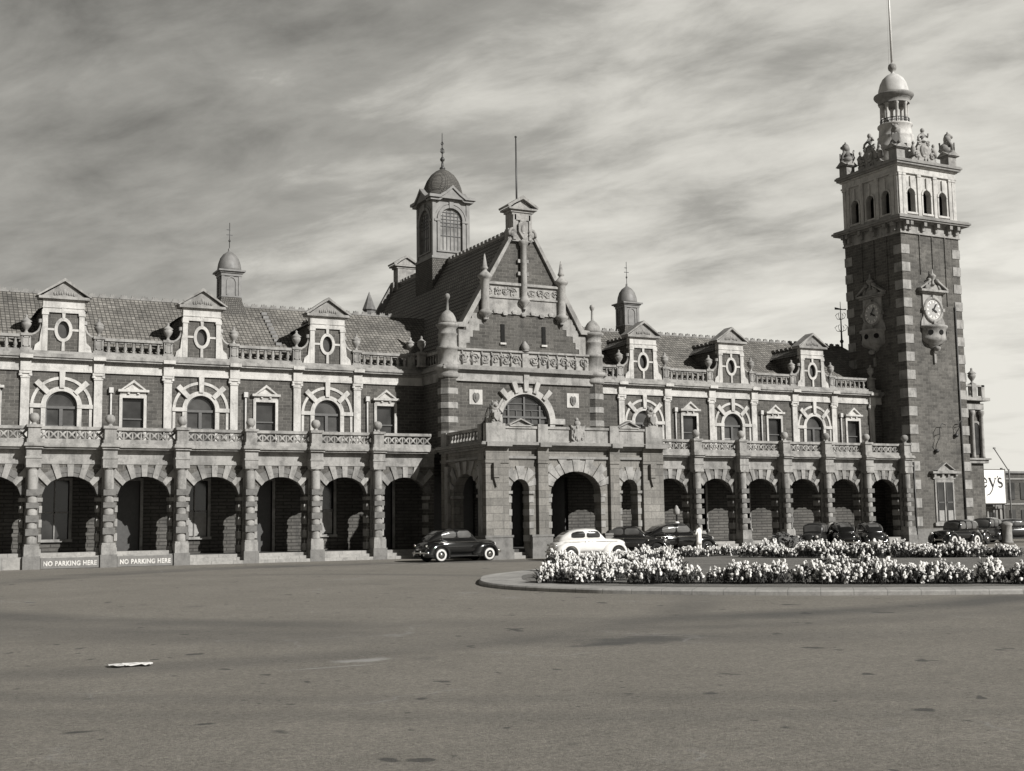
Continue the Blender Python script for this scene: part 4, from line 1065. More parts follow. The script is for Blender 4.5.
mb=MB(); mb.tube([(0,0,38.1),(0,0,47)],[.1,.06],8); tp('flagpole', mb, POLEW)
mb=MB(); mb.tube([(-.35,0,37.5),(-.2,0,46.8)],.012,4); tp('flag_halyard', mb, FRAMEL)
# clocks, one on each face
DIAL = mat_plain('clock_dial_glass',.34,.4,.5,0,.06)
def clock(k):
    rz=k*PI/2; y=-TH; cz=17.6; kids=[]
    mb=MB(); mb.box(-.98,.98,y-.12,y+.05,16.3,18.85)
    mb.prism([(-1.25,16.3),(1.25,16.3),(1.2,16.7),(.98,17.1),(-.98,17.1),(-1.2,16.7)],y-.1,y+.04)
    n=32; idx=[]
    for i in range(n):
        t=2*PI*i/n; c,s_=math.cos(t),math.sin(t); P=[]
        for r_,dy in ((.74,-.16),(.78,-.26),(.96,-.26),(1.0,-.1)): P.append((r_*c,y+dy,cz+r_*1.03*s_))
        idx.append(mb.V(P))
    for i in range(n):
        p,q=idx[i],idx[(i+1)%n]
        for j in range(3): mb.F([p+j,p+j+1,q+j+1,q+j],True)
    for a in (0,90,180,270): mb.box(.97*math.cos(R(a))-.12,.97*math.cos(R(a))+.12,y-.3,y,cz+.99*math.sin(R(a))-.12,cz+.99*math.sin(R(a))+.12)
    mb.box(-1.2,1.2,y-.3,y,18.85,18.95); mb.box(-1.38,1.38,y-.46,y,18.95,19.12)
    for sg in (-1,1):
        mb.prism([(sg*1.38,19.12),(sg*.35,19.75),(sg*.35,19.92),(sg*1.45,19.22)],y-.42,y)
        mb.ell((sg*.4,y-.25,19.85),(.17,.2,.17),8,6); mb.tube([(sg*.75,y-.2,19.15),(sg*.55,y-.2,19.6)],[.14,.08],6)
    mb.prism([(-.7,19.12),(.7,19.12),(.28,19.7),(-.28,19.7)],y-.2,y)
    mb.lathe([(.2,19.5),(.12,19.65),(.1,19.85),(.26,20.1),(.3,20.2),(.2,20.3),(.08,20.4),(.05,20.7),(0,20.8)],0,y-.22,10)
    o=tp('clock_surround', mb, LIMEW, loc=(-.2*math.cos(rz),-.2*math.sin(rz),0), rz=rz)
    mb=MB(); mb.prism([(.76*math.cos(2*PI*i/32),cz+.78*math.sin(2*PI*i/32)) for i in range(32)],y-.17,y-.1); build('clock_dial', mb, DIAL, o)
    mb=MB()
    for i in range(12):
        a=2*PI*i/12; c,s_=math.cos(a),math.sin(a); r0,r1,w=.52,.68,.05
        mb.prism([(r0*c-w*s_,cz+r0*s_+w*c),(r0*c+w*s_,cz+r0*s_-w*c),(r1*c+w*s_,cz+r1*s_-w*c),(r1*c-w*s_,cz+r1*s_+w*c)],y-.19,y-.165)
    mb.arc(0,cz,.71,.735,0,2*PI,y-.188,y-.168,36)
    build('hour_mark', mb, WHITE if k!=0 else WHITE, o)
    for nm,a,ln,w in (('hour_hand',-30,.42,.05),('minute_hand',58,.62,.036)):
        c,s_=math.cos(R(a)),math.sin(R(a)); mb=MB()
        mb.prism([(-.14*c-w*s_,cz-.14*s_+w*c),(-.14*c+w*s_,cz-.14*s_-w*c),(ln*.7*c+w*1.3*s_,cz+ln*.7*s_-w*1.3*c),(ln*c,cz+ln*s_),(ln*.7*c-w*1.3*s_,cz+ln*.7*s_+w*1.3*c)],y-.23 if nm=='hour_hand' else y-.25,y-.2 if nm=='hour_hand' else y-.235)
        build(nm, mb, BLACKP, o)
    # half-round balcony under the dial with round openings
    mb=MB(); prof=[(.12,14.0),(.12,14.55),(.45,14.75),(.5,14.9),(1.05,15.15),(1.15,15.35),(1.12,15.42),(1.12,16.12),(1.28,16.2),(1.28,16.34),(0,16.34)]
    mb.lathe(prof,0,y+.1,20,1.0,.85)
    mb.box(-.1,.1,y-.15,y,13.5,14.2); mb.ell((0,y-.35,14.6),(.25,.3,.2),8,6)
    bo=build('clock_balcony', mb, LIMEW, o)
    mb=MB()
    for a in (-135,-90,-45):
        c,s_=math.cos(R(a)),math.sin(R(a)); M0=Matrix.Translation((1.125*c,y+.1+.955*s_,15.78))@Matrix.Rotation(math.atan2(c,-s_*1.0),4,'Z'); mb.M=M0
        mb.prism([(.2*math.cos(2*PI*i/14),.2*math.sin(2*PI*i/14)) for i in range(14)],-.02,.1)
    mb.M=None; build('round_opening', mb, VOIDM, bo)
for k in range(4): clock(k)
# twin window at the foot
mb=MB(); y=-TH
mb.box(-.98,.98,y-.09,y+.05,1.5,4.75); mb.box(-1.2,1.2,y-.2,y+.05,1.25,1.5)
mb.box(-1.15,1.15,y-.12,y,4.75,5.05)
for x in (-1.1,-.3,.3,1.1): mb.box(x-.1,x+.1,y-.3,y,4.95,5.15)
mb.box(-1.45,1.45,y-.42,y,5.15,5.32); mb.M=Matrix.Translation((0,y-.02,0)); mb.pediment(.85,5.32,5.95,-.3,.02,.08,.05); mb.M=None
wn=tp('twin_window', mb, LIMEW, loc=(.12,0,0))
mb=MB()
for x0,x1 in ((-.8,-.1),(.1,.8)): mb.box(x0,x1,y-.12,y-.06,1.6,4.5)
build('window_pane', mb, PANE, wn)
mb=MB()
for x0,x1 in ((-.8,-.1),(.1,.8)):
    mb.box(x0,x1,y-.15,y-.1,2.95,3.05); mb.box(x0,x0+.05,y-.15,y-.1,1.6,4.5); mb.box(x1-.05,x1,y-.15,y-.1,1.6,4.5)
build('sash_bar', mb, FRAME, wn)
mb=MB()
for x0,x1 in ((-.72,-.22),(.2,.7)): mb.box(x0,x1,y-.14,y-.12,1.62,2.4)
build('pale_blind', mb, CURTAIN, wn)
for x in (2.2,-2.92):
    mb=MB(); mb.tube([(x,y-.1,.3),(x,y-.1,18.0 if x>0 else 6.0)],.06,8); tp('downpipe', mb, FRAME)
mb=MB()
for x0,z0,s in ((-.55,6.8,1),(1.55,8.0,.55)):
    mb.tube([(x0,y,z0),(x0-.15*s,y-.25,z0+.5*s),(x0+.12*s,y-.4,z0+1.1*s),(x0+.05*s,y-.45,z0+1.7*s),(x0+.4*s,y-.4,z0+2.1*s),(x0+.9*s,y-.3,z0+2.0*s)],.03,6); mb.tube([(x0,y,z0+1.2*s),(x0+.1*s,y-.4,z0+1.3*s)],.025,5); mb.lathe([(.04,0),(.16,.06),(.18,.22),(.05,.3)],x0,y-.14,10,z0=z0-.1)
tp('iron_wall_bracket', mb, IRON)

# ------------------------------------------------------------------ lettering helpers
def text_mesh(name, txt, size, mat, parent, loc, rx=PI/2, rz=0, width=None, extr=.006):
    cu = bpy.data.curves.new(name,'FONT'); cu.body=txt; cu.size=size; cu.extrude=extr; cu.align_x='CENTER'; cu.align_y='CENTER'; cu.space_character=1.12; cu.offset=.012*size/.3
    to = bpy.data.objects.new(name+'_tmp',cu); C.objects.link(to)
    bpy.context.view_layer.update()
    me = bpy.data.meshes.new_from_object(to.evaluated_get(bpy.context.evaluated_depsgraph_get()))
    bpy.data.objects.remove(to); me.materials.clear(); me.materials.append(mat)
    o = bpy.data.objects.new(name, me); C.objects.link(o); o.parent=parent; o.location=loc; o.rotation_euler=(rx,0,rz)
    if width:
        xs=[v.co.x for v in me.vertices]; k=width/(max(xs)-min(xs))
        for v in me.vertices: v.co.x*=k
    return o
# NO PARKING HERE boards between the first column pedestals
WORN = mat_stone('worn_white_lettering',.66,.2,.75,2.5)
SIGNG = mat_stone('grey_painted_board',.2,.15,.3,2)
for k,(a,b) in enumerate(((0,3.75),(3.75,7.5))):
    c=(a+b)/2
    mb=MB(); mb.box(-1.42,1.42,-.04,.04,.02,.56); o=build('no_parking_board', mb, SIGNG, None, (c,-.27,0))
    tag(o, ['NO PARKING HERE board under the arch nearest the left edge','NO PARKING HERE board under the second arch, beside the steps'][k],'sign','no parking boards')
    text_mesh('lettering','NO PARKING HERE',.33,WORN,o,(0,-.05,.26),width=2.6)

# ------------------------------------------------------------------ billboard and town beyond
BX0,BX1,BY,BZ0,BZ1 = 82.6,86.5,14.0,3.05,6.12
mb=MB(); mb.box(BX0,BX1,BY,BY+.12,BZ0,BZ1); bb=tag(build('billboard', mb, WHITE),'big white billboard lettered ey\'s in black, beyond the clock tower','billboard')
mb=MB()
for x in (BX0+.3,BX1-.12): mb.box(x-.08,x+.08,BY+.13,BY+.3,0,BZ1+.2)
mb.box(BX0-.05,BX1+.05,BY-.03,BY+.16,BZ1,BZ1+.07); mb.box(BX1,BX1+.1,BY-.03,BY+.2,BZ0-.1,BZ1+.1); mb.box(BX0-.05,BX1+.05,BY-.03,BY+.16,BZ0-.08,BZ0)
build('billboard_frame', mb, DARKST, bb)
def serif_letters():
    mb=MB(); y0,y1=BY-.02,BY
    bz=4.52
    def stroke(P,W):
        P=[Vector((p[0],0,p[1])) for p in P]; n=len(P); Lf=[];Rt=[]
        for i,p in enumerate(P):
            d=(P[min(i+1,n-1)]-P[max(i-1,0)]).normalized(); nn=Vector((-d.z,0,d.x)); w=W[i] if isinstance(W,list) else W
            Lf.append(p+nn*w/2); Rt.append(p-nn*w/2)
        for i in range(n-1): mb.prism([(Lf[i].x,Lf[i].z),(Lf[i+1].x,Lf[i+1].z),(Rt[i+1].x,Rt[i+1].z),(Rt[i].x,Rt[i].z)],y0+.0006*(len(mb.v)%7),y1)
    # e
    x=83.72; r=.42
    stroke([(x-r*.9,bz+.42),(x+r*.85,bz+.42)],.08)
    stroke([(x+r*math.cos(R(a)),bz+.42+r*math.sin(R(a))) for a in range(0,331,22)],[.08+.14*abs(math.sin(R(a/2)))for a in range(0,331,22)])
    # y with a long swash tail
    x=84.85
    stroke([(x-.38,bz+.84),(x+.03,bz+.05)],.22); stroke([(x+.42,bz+.84),(x+.08,bz+.1),(x-.12,bz-.32),(x-.4,bz-.62),(x-.8,bz-.75)],[.09,.1,.11,.1,.06])
    stroke([(x-.58,bz+.84),(x-.18,bz+.84)],.05); stroke([(x+.24,bz+.84),(x+.58,bz+.84)],.05)
    # apostrophe
    stroke([(x+.72,bz+1.05),(x+.68,bz+.85)],[.11,.05])
    # s
    x=85.85; P=[]
    for t in range(0,15):
        u=t/14; a=R(30+240*min(1,u*2)) if u<=.5 else 0
        if u<=.5: P.append((x+.24*math.cos(a),bz+.63+.21*math.sin(a)))
        else:
            a=R(90-240*(u-.5)*2); P.append((x+.27*math.cos(a),bz+.21+.21*math.sin(a)))
    stroke(P,[.09+.12*math.sin(PI*i/14) for i in range(15)])
    return mb
build('lettering', serif_letters(), BLACKP, bb)
TOWNW=mat_courses('sooty_brick',.07,.1,.12,.5,.2,.02); TOWNP=mat_stone('faded_stucco',.2,.25,.4)
mb=MB(); mb.box(80,87.4,15.2,30,0,2.9); mb.box(79.9,87.5,15.0,15.3,2.55,2.75); sh=tag(build('low_shop', mb, TOWNP),'low stucco shop front under the white billboard','shop')
mb=MB()
for x in (81,82.6,84.2,85.8): mb.box(x-.5,x+.5,15.12,15.2,.8,2.2)
build('shop_window', mb, PANE, sh)
mb=MB()
for x in (82.0,83.6,85.2,86.9): mb.box(x-.1,x+.1,15.0,15.2,0,2.5)
build('shop_pilaster', mb, LIMEW, sh)
mb=MB(); mb.box(88.2,112,16,40,0,5.9); wh=tag(build('brick_warehouse', mb, TOWNW),'dark sooty brick warehouse standing behind the white billboard','warehouse')
mb=MB(); mb.prism([(88.0,5.9),(112.2,5.9),(112.2,6.1),(88.0,6.1)],15.8,40.2); build('roof', mb, LEAD, wh)
mb=MB()
for x in (89.6,91.2,93,95): mb.box(x-.4,x+.4,15.93,16.05,3.4,5.0); mb.box(x-.4,x+.4,15.93,16.05,.9,2.4)
build('window', mb, PANE, wh)
mb=MB()
for z in (2.9,5.3): mb.box(88.15,112,15.9,16.02,z,z+.15)
build('string_course', mb, LIMED, wh)
mb=MB(); mb.tube([(85.2,13.9,8.1),(87.0,13.9,6.0)],.05,6); mb.tube([(87.0,13.9,6.2),(87.0,13.9,0)],.07,6); mb.box(85.1,85.35,13.85,13.95,8.05,8.2)
tag(build('leaning_pole', mb, LEAD),'thin grey slanting pole rising above the top edge of the white billboard','pole')

# ------------------------------------------------------------------ cars
CHROME=mat_plain('chrome',.7,.12,.5,1,.05); TYRE=mat_plain('tyre_rubber',.03,.8,.2); WWALL=mat_plain('whitewall',.55,.7,.2); CGLASS=mat_glass('car_window',.03); CGLASSL=mat_glass('car_window_painted_daylight',.085)  # the paler car glass paints in daylight seen through the cabin
BLACK=mat_plain('black_car_paint',.008,.12,.4,0,.1,1.0); DGREY=mat_plain('dark_green_car_paint',.015,.18,.5,0,.1,.8); MAROON=mat_plain('dusty_dark_car_paint',.022,.3,.5,0,.15,.4); CREAM=mat_plain('cream_white_car_paint',.72,.25,.5,0,.05,.6)
LENS=mat_plain('lamp_glass',.5,.15,.6)
def loft(mb, secs, nexp=3.5, n=28, zflat=None):
    """secs: (x, halfwidth, z0, z1); superellipse sections, lower half squarer"""
    rings=[]
    for x,w,z0,z1 in secs:
        zc=(z0+z1)/2; h=(z1-z0)/2; pts=[]
        for i in range(n):
            t=2*PI*i/n; c,s_=math.cos(t),math.sin(t); e=2/nexp
            pts.append((x, w*math.copysign(abs(c)**e,c), zc+h*math.copysign(abs(s_)**e,s_)))
        b=mb.V(pts); rings.append(list(range(b,b+n)))
    for A,B in zip(rings,rings[1:]):
        for i in range(n): mb.F([A[i],B[i],B[(i+1)%n],A[(i+1)%n]],True)
    mb.F(rings[0],True); mb.F(rings[-1][::-1],True)
def interp(secs, x):
    for a,b in zip(secs,secs[1:]):
        if a[0]<=x<=b[0]:
            t=(x-a[0])/(b[0]-a[0]); return [a[i]+(b[i]-a[i])*t for i in range(4)]
    return list(secs[0] if x<secs[0][0] else secs[-1])
STY={
 'streamline': dict(
   low=[(-2.25,.35,.55,.8),(-2.15,.5,.45,.95),(-1.9,.66,.38,1.06),(-1.3,.78,.34,1.15),(-.6,.82,.33,1.18),(.2,.82,.33,1.18),(.75,.74,.34,1.17),(1.2,.6,.36,1.15),(1.8,.46,.4,1.1),(2.05,.38,.45,1.02),(2.15,.25,.5,.9)],
   top=[(-1.95,.42,.95,1.14),(-1.7,.54,.95,1.36),(-1.35,.62,.95,1.56),(-.9,.66,.95,1.68),(-.3,.68,.95,1.73),(.2,.67,.95,1.71),(.38,.65,.95,1.62),(.62,.64,.95,1.36),(.8,.62,.95,1.16)],
   wb=(-1.42,1.45),wr=.36,win=[(-1.3,-.5),(-.4,.42)],fr=.0,track=.66),
 'boxy': dict(
   low=[(-1.95,.5,.5,1.0),(-1.85,.64,.42,1.1),(-1.2,.7,.38,1.12),(-.3,.72,.36,1.12),(.4,.66,.38,1.12),(1.0,.52,.4,1.1),(1.7,.4,.42,1.06),(1.8,.36,.5,1.0)],
   top=[(-1.85,.56,.95,1.5),(-1.7,.62,.95,1.68),(-1.2,.65,.95,1.75),(-.4,.66,.95,1.76),(.25,.65,.95,1.72),(.4,.63,.95,1.5),(.5,.6,.95,1.12)],
   wb=(-1.2,1.4),wr=.38,win=[(-1.5,-1.0),(-.9,-.3),(-.2,.32)],fr=.0,track=.64)}
def make_car(label, paint, style, loc, rz, whitewall=False, scale=1.0, trim=False, group='cars parked in front of the station'):
    st=STY[style]; root=tag(empty('parked_car',(loc[0],loc[1],0),rz),label,'car',group)
    def cp(n,m,mt,p=None,l=(0,0,0)):
        if p is None: m.v=[v*scale for v in m.v]
        return build(n,m,mt,p or root,l)
    mb=MB(); loft(mb,st['low'],3.2,32); loft(mb,st['top'],3.0,32)
    mb.box(-1.3,1.2,-.62,.62,.26,.42)
    body=cp('body',mb,paint)
    # side panes laid on the cabin's own curve
    mb=MB(); nn=2/3.0
    def surf(x,z,sg,out=.012):
        _,w,z0,z1=interp(st['top'],x); zc=(z0+z1)/2; h=(z1-z0)/2; t=min(.995,abs((z-zc)/h)); return (x, sg*(w*(1-t**3.0)**(1/3.0)+out), z)
    for x0,x1 in st['win']:
        for sg in (-1,1):
            nx,nz=8,6; grid=[]
            for i in range(nx+1):
                x=x0+(x1-x0)*i/nx; _,w,z0,z1=interp(st['top'],x); zt=min(z1-.1,1.57 if style=='streamline' else 1.62); zb=1.22 if style=='streamline' else 1.16
                # rounded corners
                u=abs(i/nx-.5)*2; cut=.5*(zt-zb)*max(0,(u-.75)/.25)**2*.6
                grid.append([mb.V([surf(x,zb+cut*.5+(zt-zb-cut*1.3)*j/nz,sg)]) for j in range(nz+1)])
            for i in range(nx):
                for j in range(nz):
                    q=[grid[i][j],grid[i+1][j],grid[i+1][j+1],grid[i][j+1]]; mb.F(q if sg<0 else q[::-1],True)
    # windscreen and rear light, on the sloping ends
    def endpane(xa,xb,frac,z_off=.012,front=True):
        nx,ny=5,8; grid=[]
        for i in range(nx+1):
            x=xa+(xb-xa)*i/nx; _,w,z0,z1=interp(st['top'],x); zc=(z0+z1)/2; h=(z1-z0)/2; row=[]
            for j in range(ny+1):
                yy=(-1+2*j/ny)*frac*w; row.append(mb.V([(x+(.012 if front else -.012),yy,zc+h*(1-min(.99,abs(yy/w))**3)**(1/3.0)+z_off)]))
            grid.append(row)
        for i in range(nx):
            for j in range(ny):
                q=[grid[i][j],grid[i+1][j],grid[i+1][j+1],grid[i][j+1]]; mb.F(q,True)
    if style=='streamline': endpane(.4,.74,.8); endpane(-1.62,-1.3,.55,front=False)
    else: endpane(.33,.48,.85); mb.box(-1.875,-1.85,-.35,.35,1.15,1.45)
    cp('window',mb,CGLASS if paint is CREAM else CGLASSL)
    # fenders: crowned mudguards wrapped round each wheel, with a tail
    for fx,front in ((st['wb'][1],True),(st['wb'][0],False)):
        for sg in (-1,1):
            mb=MB(); wr=st['wr']; secs=[]; N_=22; a0,a1=(-25,215)
            for i in range(N_+1):
                a=R(a0+(a1-a0)*i/N_); c,s_=math.cos(a),math.sin(a)
                tail=1+.55*max(0,-c if front else 0)**2*(1 if style=='streamline' else .3)+(.35*max(0,-c)**2 if not front else 0)
                ring=[]
                for y,r,t in ((.44,wr+.06,0),(.86,wr+.05,0),(.9,wr+.09,.2),(.875,wr+.17,.7),(.78,wr+.235,1),(.6,wr+.26,1),(.42,wr+.26,1)):
                    rr=r*(1+(tail-1)*t); z=max(.24,wr+rr*s_)
                    ring.append((fx+rr*c, sg*y*(.96 if style=='streamline' else .92), z))
                b=mb.V(ring); secs.append(list(range(b,b+len(ring))))
            for A,B in zip(secs,secs[1:]):
                for i in range(len(A)):
                    j=(i+1)%len(A); q=[A[i],B[i],B[j],A[j]]; mb.F(q if sg>0 else q[::-1],True)
            mb.F(secs[0]); mb.F(secs[-1][::-1])
            cp('fender',mb,paint)
    # wheels
    for fx in st['wb']:
        for sg in (-1,1):
            wr=st['wr']; M=Matrix.Translation((fx,sg*.74,wr))@Matrix.Rotation(-sg*PI/2,4,'X')
            mb=MB(); mb.M=M; mb.lathe([(.19,-.07),(wr-.05,-.085),(wr,-.05),(wr,.05),(wr-.05,.085),(.19,.07)],0,0,24); w=cp('wheel',mb,TYRE)
            def wsub(n,prof,mt):
                m2=MB(); m2.M=M; m2.lathe(prof,0,0,20,caps=False); m2.v=[v*scale for v in m2.v]; build(n,m2,mt,w)
            if whitewall: wsub('whitewall',[(.2,.08),(wr-.06,.09),(wr-.07,.095),(.2,.092)],WWALL)
            wsub('rim',[(0,.07),(.2,.07),(.2,.09),(.15,.075),(0,.075)],paint if not whitewall else DGREY)
            wsub('hub_cap',[(.0,.07),(.12,.078),(.11,.105),(.06,.125),(0,.13)],CHROME)
    # running boards, bumpers, lamps, grille, trim
    mb=MB()
    for sg in (-1,1): mb.box(st['wb'][0]+.4,st['wb'][1]-.4,*sorted((sg*.62,sg*.84)),.27,.32)
    cp('running_board',mb,MAROON)
    xf=max(s[0] for s in st['low']); xb=min(s[0] for s in st['low'])
    for x,d in ((xf+.12,1),(xb-.08,-1)):
        mb=MB(); mb.tube([(x-.2*d,-.8,.47),(x-.03*d,-.6,.47),(x,-.3,.47),(x,.3,.47),(x-.03*d,.6,.47),(x-.2*d,.8,.47)],.05,8)
        for y in (-.3,.3): mb.ell((x+.03*d,y,.48),(.05,.05,.13),8,6); mb.box(*sorted((x-.3*d,x)),y-.03,y+.03,.44,.48)
        cp('bumper',mb,CHROME)
    for sg in (-1,1):
        mb=MB(); mb.ell((st['wb'][1]+.28,sg*.6,.86),(.2,.12,.12),12,8); h=cp('headlight',mb,CHROME if style=='boxy' else paint)
        m2=MB(); m2.ell((st['wb'][1]+.44,sg*.6,.865),(.06,.1,.1),12,8); m2.v=[v*scale for v in m2.v]; build('lens',m2,LENS,h)
        mb=MB(); mb.ell((xb+.08,sg*.62,.83),(.07,.05,.07),10,6); cp('tail_lamp',mb,CHROME)
    mb=MB()
    for i in range(9): 
        z=.5+i*.052; w=.16+.012*i; mb.box(xf-.16-.012*i,xf+.03-.014*i,-w,w,z,z+.022)
    cp('grille',mb,CHROME)
    mb=MB()
    for sg in (-1,1):
        for x in ((-.48,) if style=='streamline' else (-.25,)): mb.tube([(x-.12,sg*(.85),1.0),(x+.02,sg*.86,1.0)],.018,5)
        mb.tube([(x_,sg*(interp(st['low'],x_)[1]+.004),1.0-.0) for x_ in [xb+.5+.3*i for i in range(12)] if x_<xf-.4],.012 if not trim else .022,5)
    cp('chrome_strip',mb,CHROME)
    return root
make_car('black sedan with whitewall tyres parked alone on the open road beside the porch',BLACK,'streamline',(20.75,-6.6),R(5),True,1.03)
make_car('cream white sedan parked behind the flower bed in front of the main porch arch',CREAM,'streamline',(26.75,-10.2),R(-6),False,.96)
make_car('dark fastback sedan half hidden between the white car and the chrome trimmed black car',DGREY,'streamline',(32.0,-6.4),R(-35),False,1.0)
make_car('large glossy black sedan with bright chrome side strips, beside the person in white',BLACK,'streamline',(34.7,-7.0),R(-3),False,1.07,True)
make_car('small upright sedan, farthest from the tower in the trio parked before the arches',MAROON,'boxy',(45.6,-6.4),R(215),False,.97)
make_car('dark sedan in the middle of the trio parked before the arches between porch and tower',BLACK,'streamline',(48.0,-6.2),R(58),False,1.0)
make_car('dark sedan nearest the tower in the trio parked before the arches',DGREY,'streamline',(50.3,-6.2),R(60),False,.98)
make_car('old upright black sedan with pale wheel parked under the twin window of the tower',BLACK,'boxy',(56.6,-7.6),R(190),True,1.0)
make_car('black upright sedan tucked behind the old sedan at the tower corner',DGREY,'boxy',(62.6,-4.6),R(200),False,1.05)
make_car('low dark car with round pale lamp parked past the stone bollard, below the billboard',MAROON,'streamline',(67.6,-3.0),R(-20),False,1.0)

# ------------------------------------------------------------------ street posts and a person
mb=MB(); mb.lathe([(.14,0),(.12,.25),(.07,.35),(.06,1.75)],0,0,10); o=tag(build('street_post', mb, IRON, None, (38.5,-1.6,-.1)),'dark street post with white globe and white band, behind the glossy black car','street post')
mb=MB(); mb.lathe([(.1,1.72),(.16,1.78),(.16,1.95),(.1,2.0)],0,0,12); build('white_band',mb,WHITE,o)
mb=MB(); mb.lathe([(.06,1.75),(.06,2.45),(.1,2.47)],0,0,8); build('upper_stem',mb,IRON,o)
mb=MB(); mb.lathe([(.12,2.42),(.19,2.5),(.2,2.75),(.12,2.85),(.1,2.95),(0,3.05)],0,0,12); build('globe',mb,CURTAIN,o)
mb=MB(); mb.lathe([(.42,0),(.42,.12),(.36,.2),(.36,1.2),(.42,1.28),(.42,1.38),(.25,1.5),(0,1.56)],0,0,18); tag(build('stone_bollard', mb, LIMEW, None, (64.2,-5.2,0)),'stout pale round stone bollard right of the old upright sedans','bollard')

SKIN=mat_plain('skin',.33,.6,.3); CLOTH=mat_plain('white_coat_cloth',.72,.85,.1,0,.08,scale=8); HAIR=mat_plain('brown_hair',.09,.6,.3); SHOE=mat_plain('black_shoes',.03,.5,.3)
def person(loc, rz, label):
    V=[(0,0,.95,.165,.12),(0,0,1.15,.15,.11),(0,.01,1.34,.18,.12),(0,.01,1.47,.1,.075),(0,0,1.55,.055,.055),(0,-.02,1.64,.085,.1),(0,-.015,1.72,.078,.095),
       (.19,.01,1.42,.065,.065),(.27,-.03,1.18,.05,.05),(.14,-.25,1.2,.04,.04),(.08,-.31,1.24,.035,.03),
       (-.19,.01,1.42,.065,.065),(-.3,-.05,1.2,.05,.05),(-.2,-.27,1.3,.04,.04),(-.15,-.33,1.36,.035,.03),
       (.1,0,.86,.11,.11),(.11,-.02,.5,.085,.085),(.11,.02,.1,.065,.065),(.11,-.1,.05,.045,.04),
       (-.1,0,.86,.11,.11),(-.12,0,.5,.085,.085),(-.13,.05,.1,.065,.065),(-.13,-.07,.05,.045,.04)]
    E=[(0,1),(1,2),(2,3),(3,4),(4,5),(5,6),(2,7),(7,8),(8,9),(9,10),(2,11),(11,12),(12,13),(13,14),(0,15),(15,16),(16,17),(17,18),(0,19),(19,20),(20,21),(21,22)]
    me=bpy.data.meshes.new('person_skeleton'); me.from_pydata([v[:3] for v in V],E,[])
    o=bpy.data.objects.new('person_skeleton',me); C.objects.link(o)
    o.modifiers.new('skin','SKIN'); s=o.modifiers.new('sub','SUBSURF'); s.levels=2; s.render_levels=2
    for i,v in enumerate(V): me.skin_vertices[0].data[i].radius=(v[3],v[4]); me.skin_vertices[0].data[i].use_root=(i==0)
    bpy.context.view_layer.update()
    m2=bpy.data.meshes.new_from_object(o.evaluated_get(bpy.context.evaluated_depsgraph_get())); bpy.data.objects.remove(o)
    m2.materials.clear()
    for m in (CLOTH,SKIN,SHOE): m2.materials.append(m)
    for p in m2.polygons:
        c=p.center; p.use_smooth=True
        hand=c.y<-.28 and c.z>1.1
        p.material_index=1 if (c.z>1.53 or hand) else (2 if c.z<.085 else 0)
    r=bpy.data.objects.new('person',m2); C.objects.link(r); r.location=loc; r.rotation_euler=(0,0,rz); tag(r,label,'person')
    mb=MB()
    mb.lathe([(.098,1.66),(.107,1.72),(.1,1.78),(.06,1.825),(0,1.835)],0,.01,14,.92,1.05); mb.ell((0,.05,1.68),(.092,.07,.1),12,8); build('hair',mb,HAIR,r)
    mb=MB(); mb.ell((0,-.125,1.66),(.014,.02,.026),8,6); 
    for sg in (-1,1): mb.ell((sg*.092,-.01,1.665),(.012,.025,.032),8,6)
    build('face',mb,SKIN,r)
    mb=MB()
    for hx,hy,hz,sg in ((.08,-.31,1.24,1),(-.15,-.33,1.36,-1)):
        for f in range(4): mb.tube([(hx-.015*sg+.016*f*-sg,hy-.01,hz),(hx-.02*sg+.017*f*-sg,hy-.065,hz+.015),(hx-.03*sg+.015*f*-sg,hy-.08-.004*(f%2),hz-.02)],[.011,.01,.008],6)
        mb.tube([(hx+.03*-sg,hy+.02,hz+.02),(hx+.05*-sg,hy-.03,hz+.04)],[.012,.009],6)
    build('fingers',mb,SKIN,r)
    mb=MB(); mb.lathe([(.2,.62),(.19,.8),(.185,.95),(.19,.97)],0,0,18,1.0,.72); build('coat_skirt',mb,CLOTH,r)
    return r
person((34.75,-9.1,0),R(200),'person in a white coat and trousers standing by the large glossy black sedan')

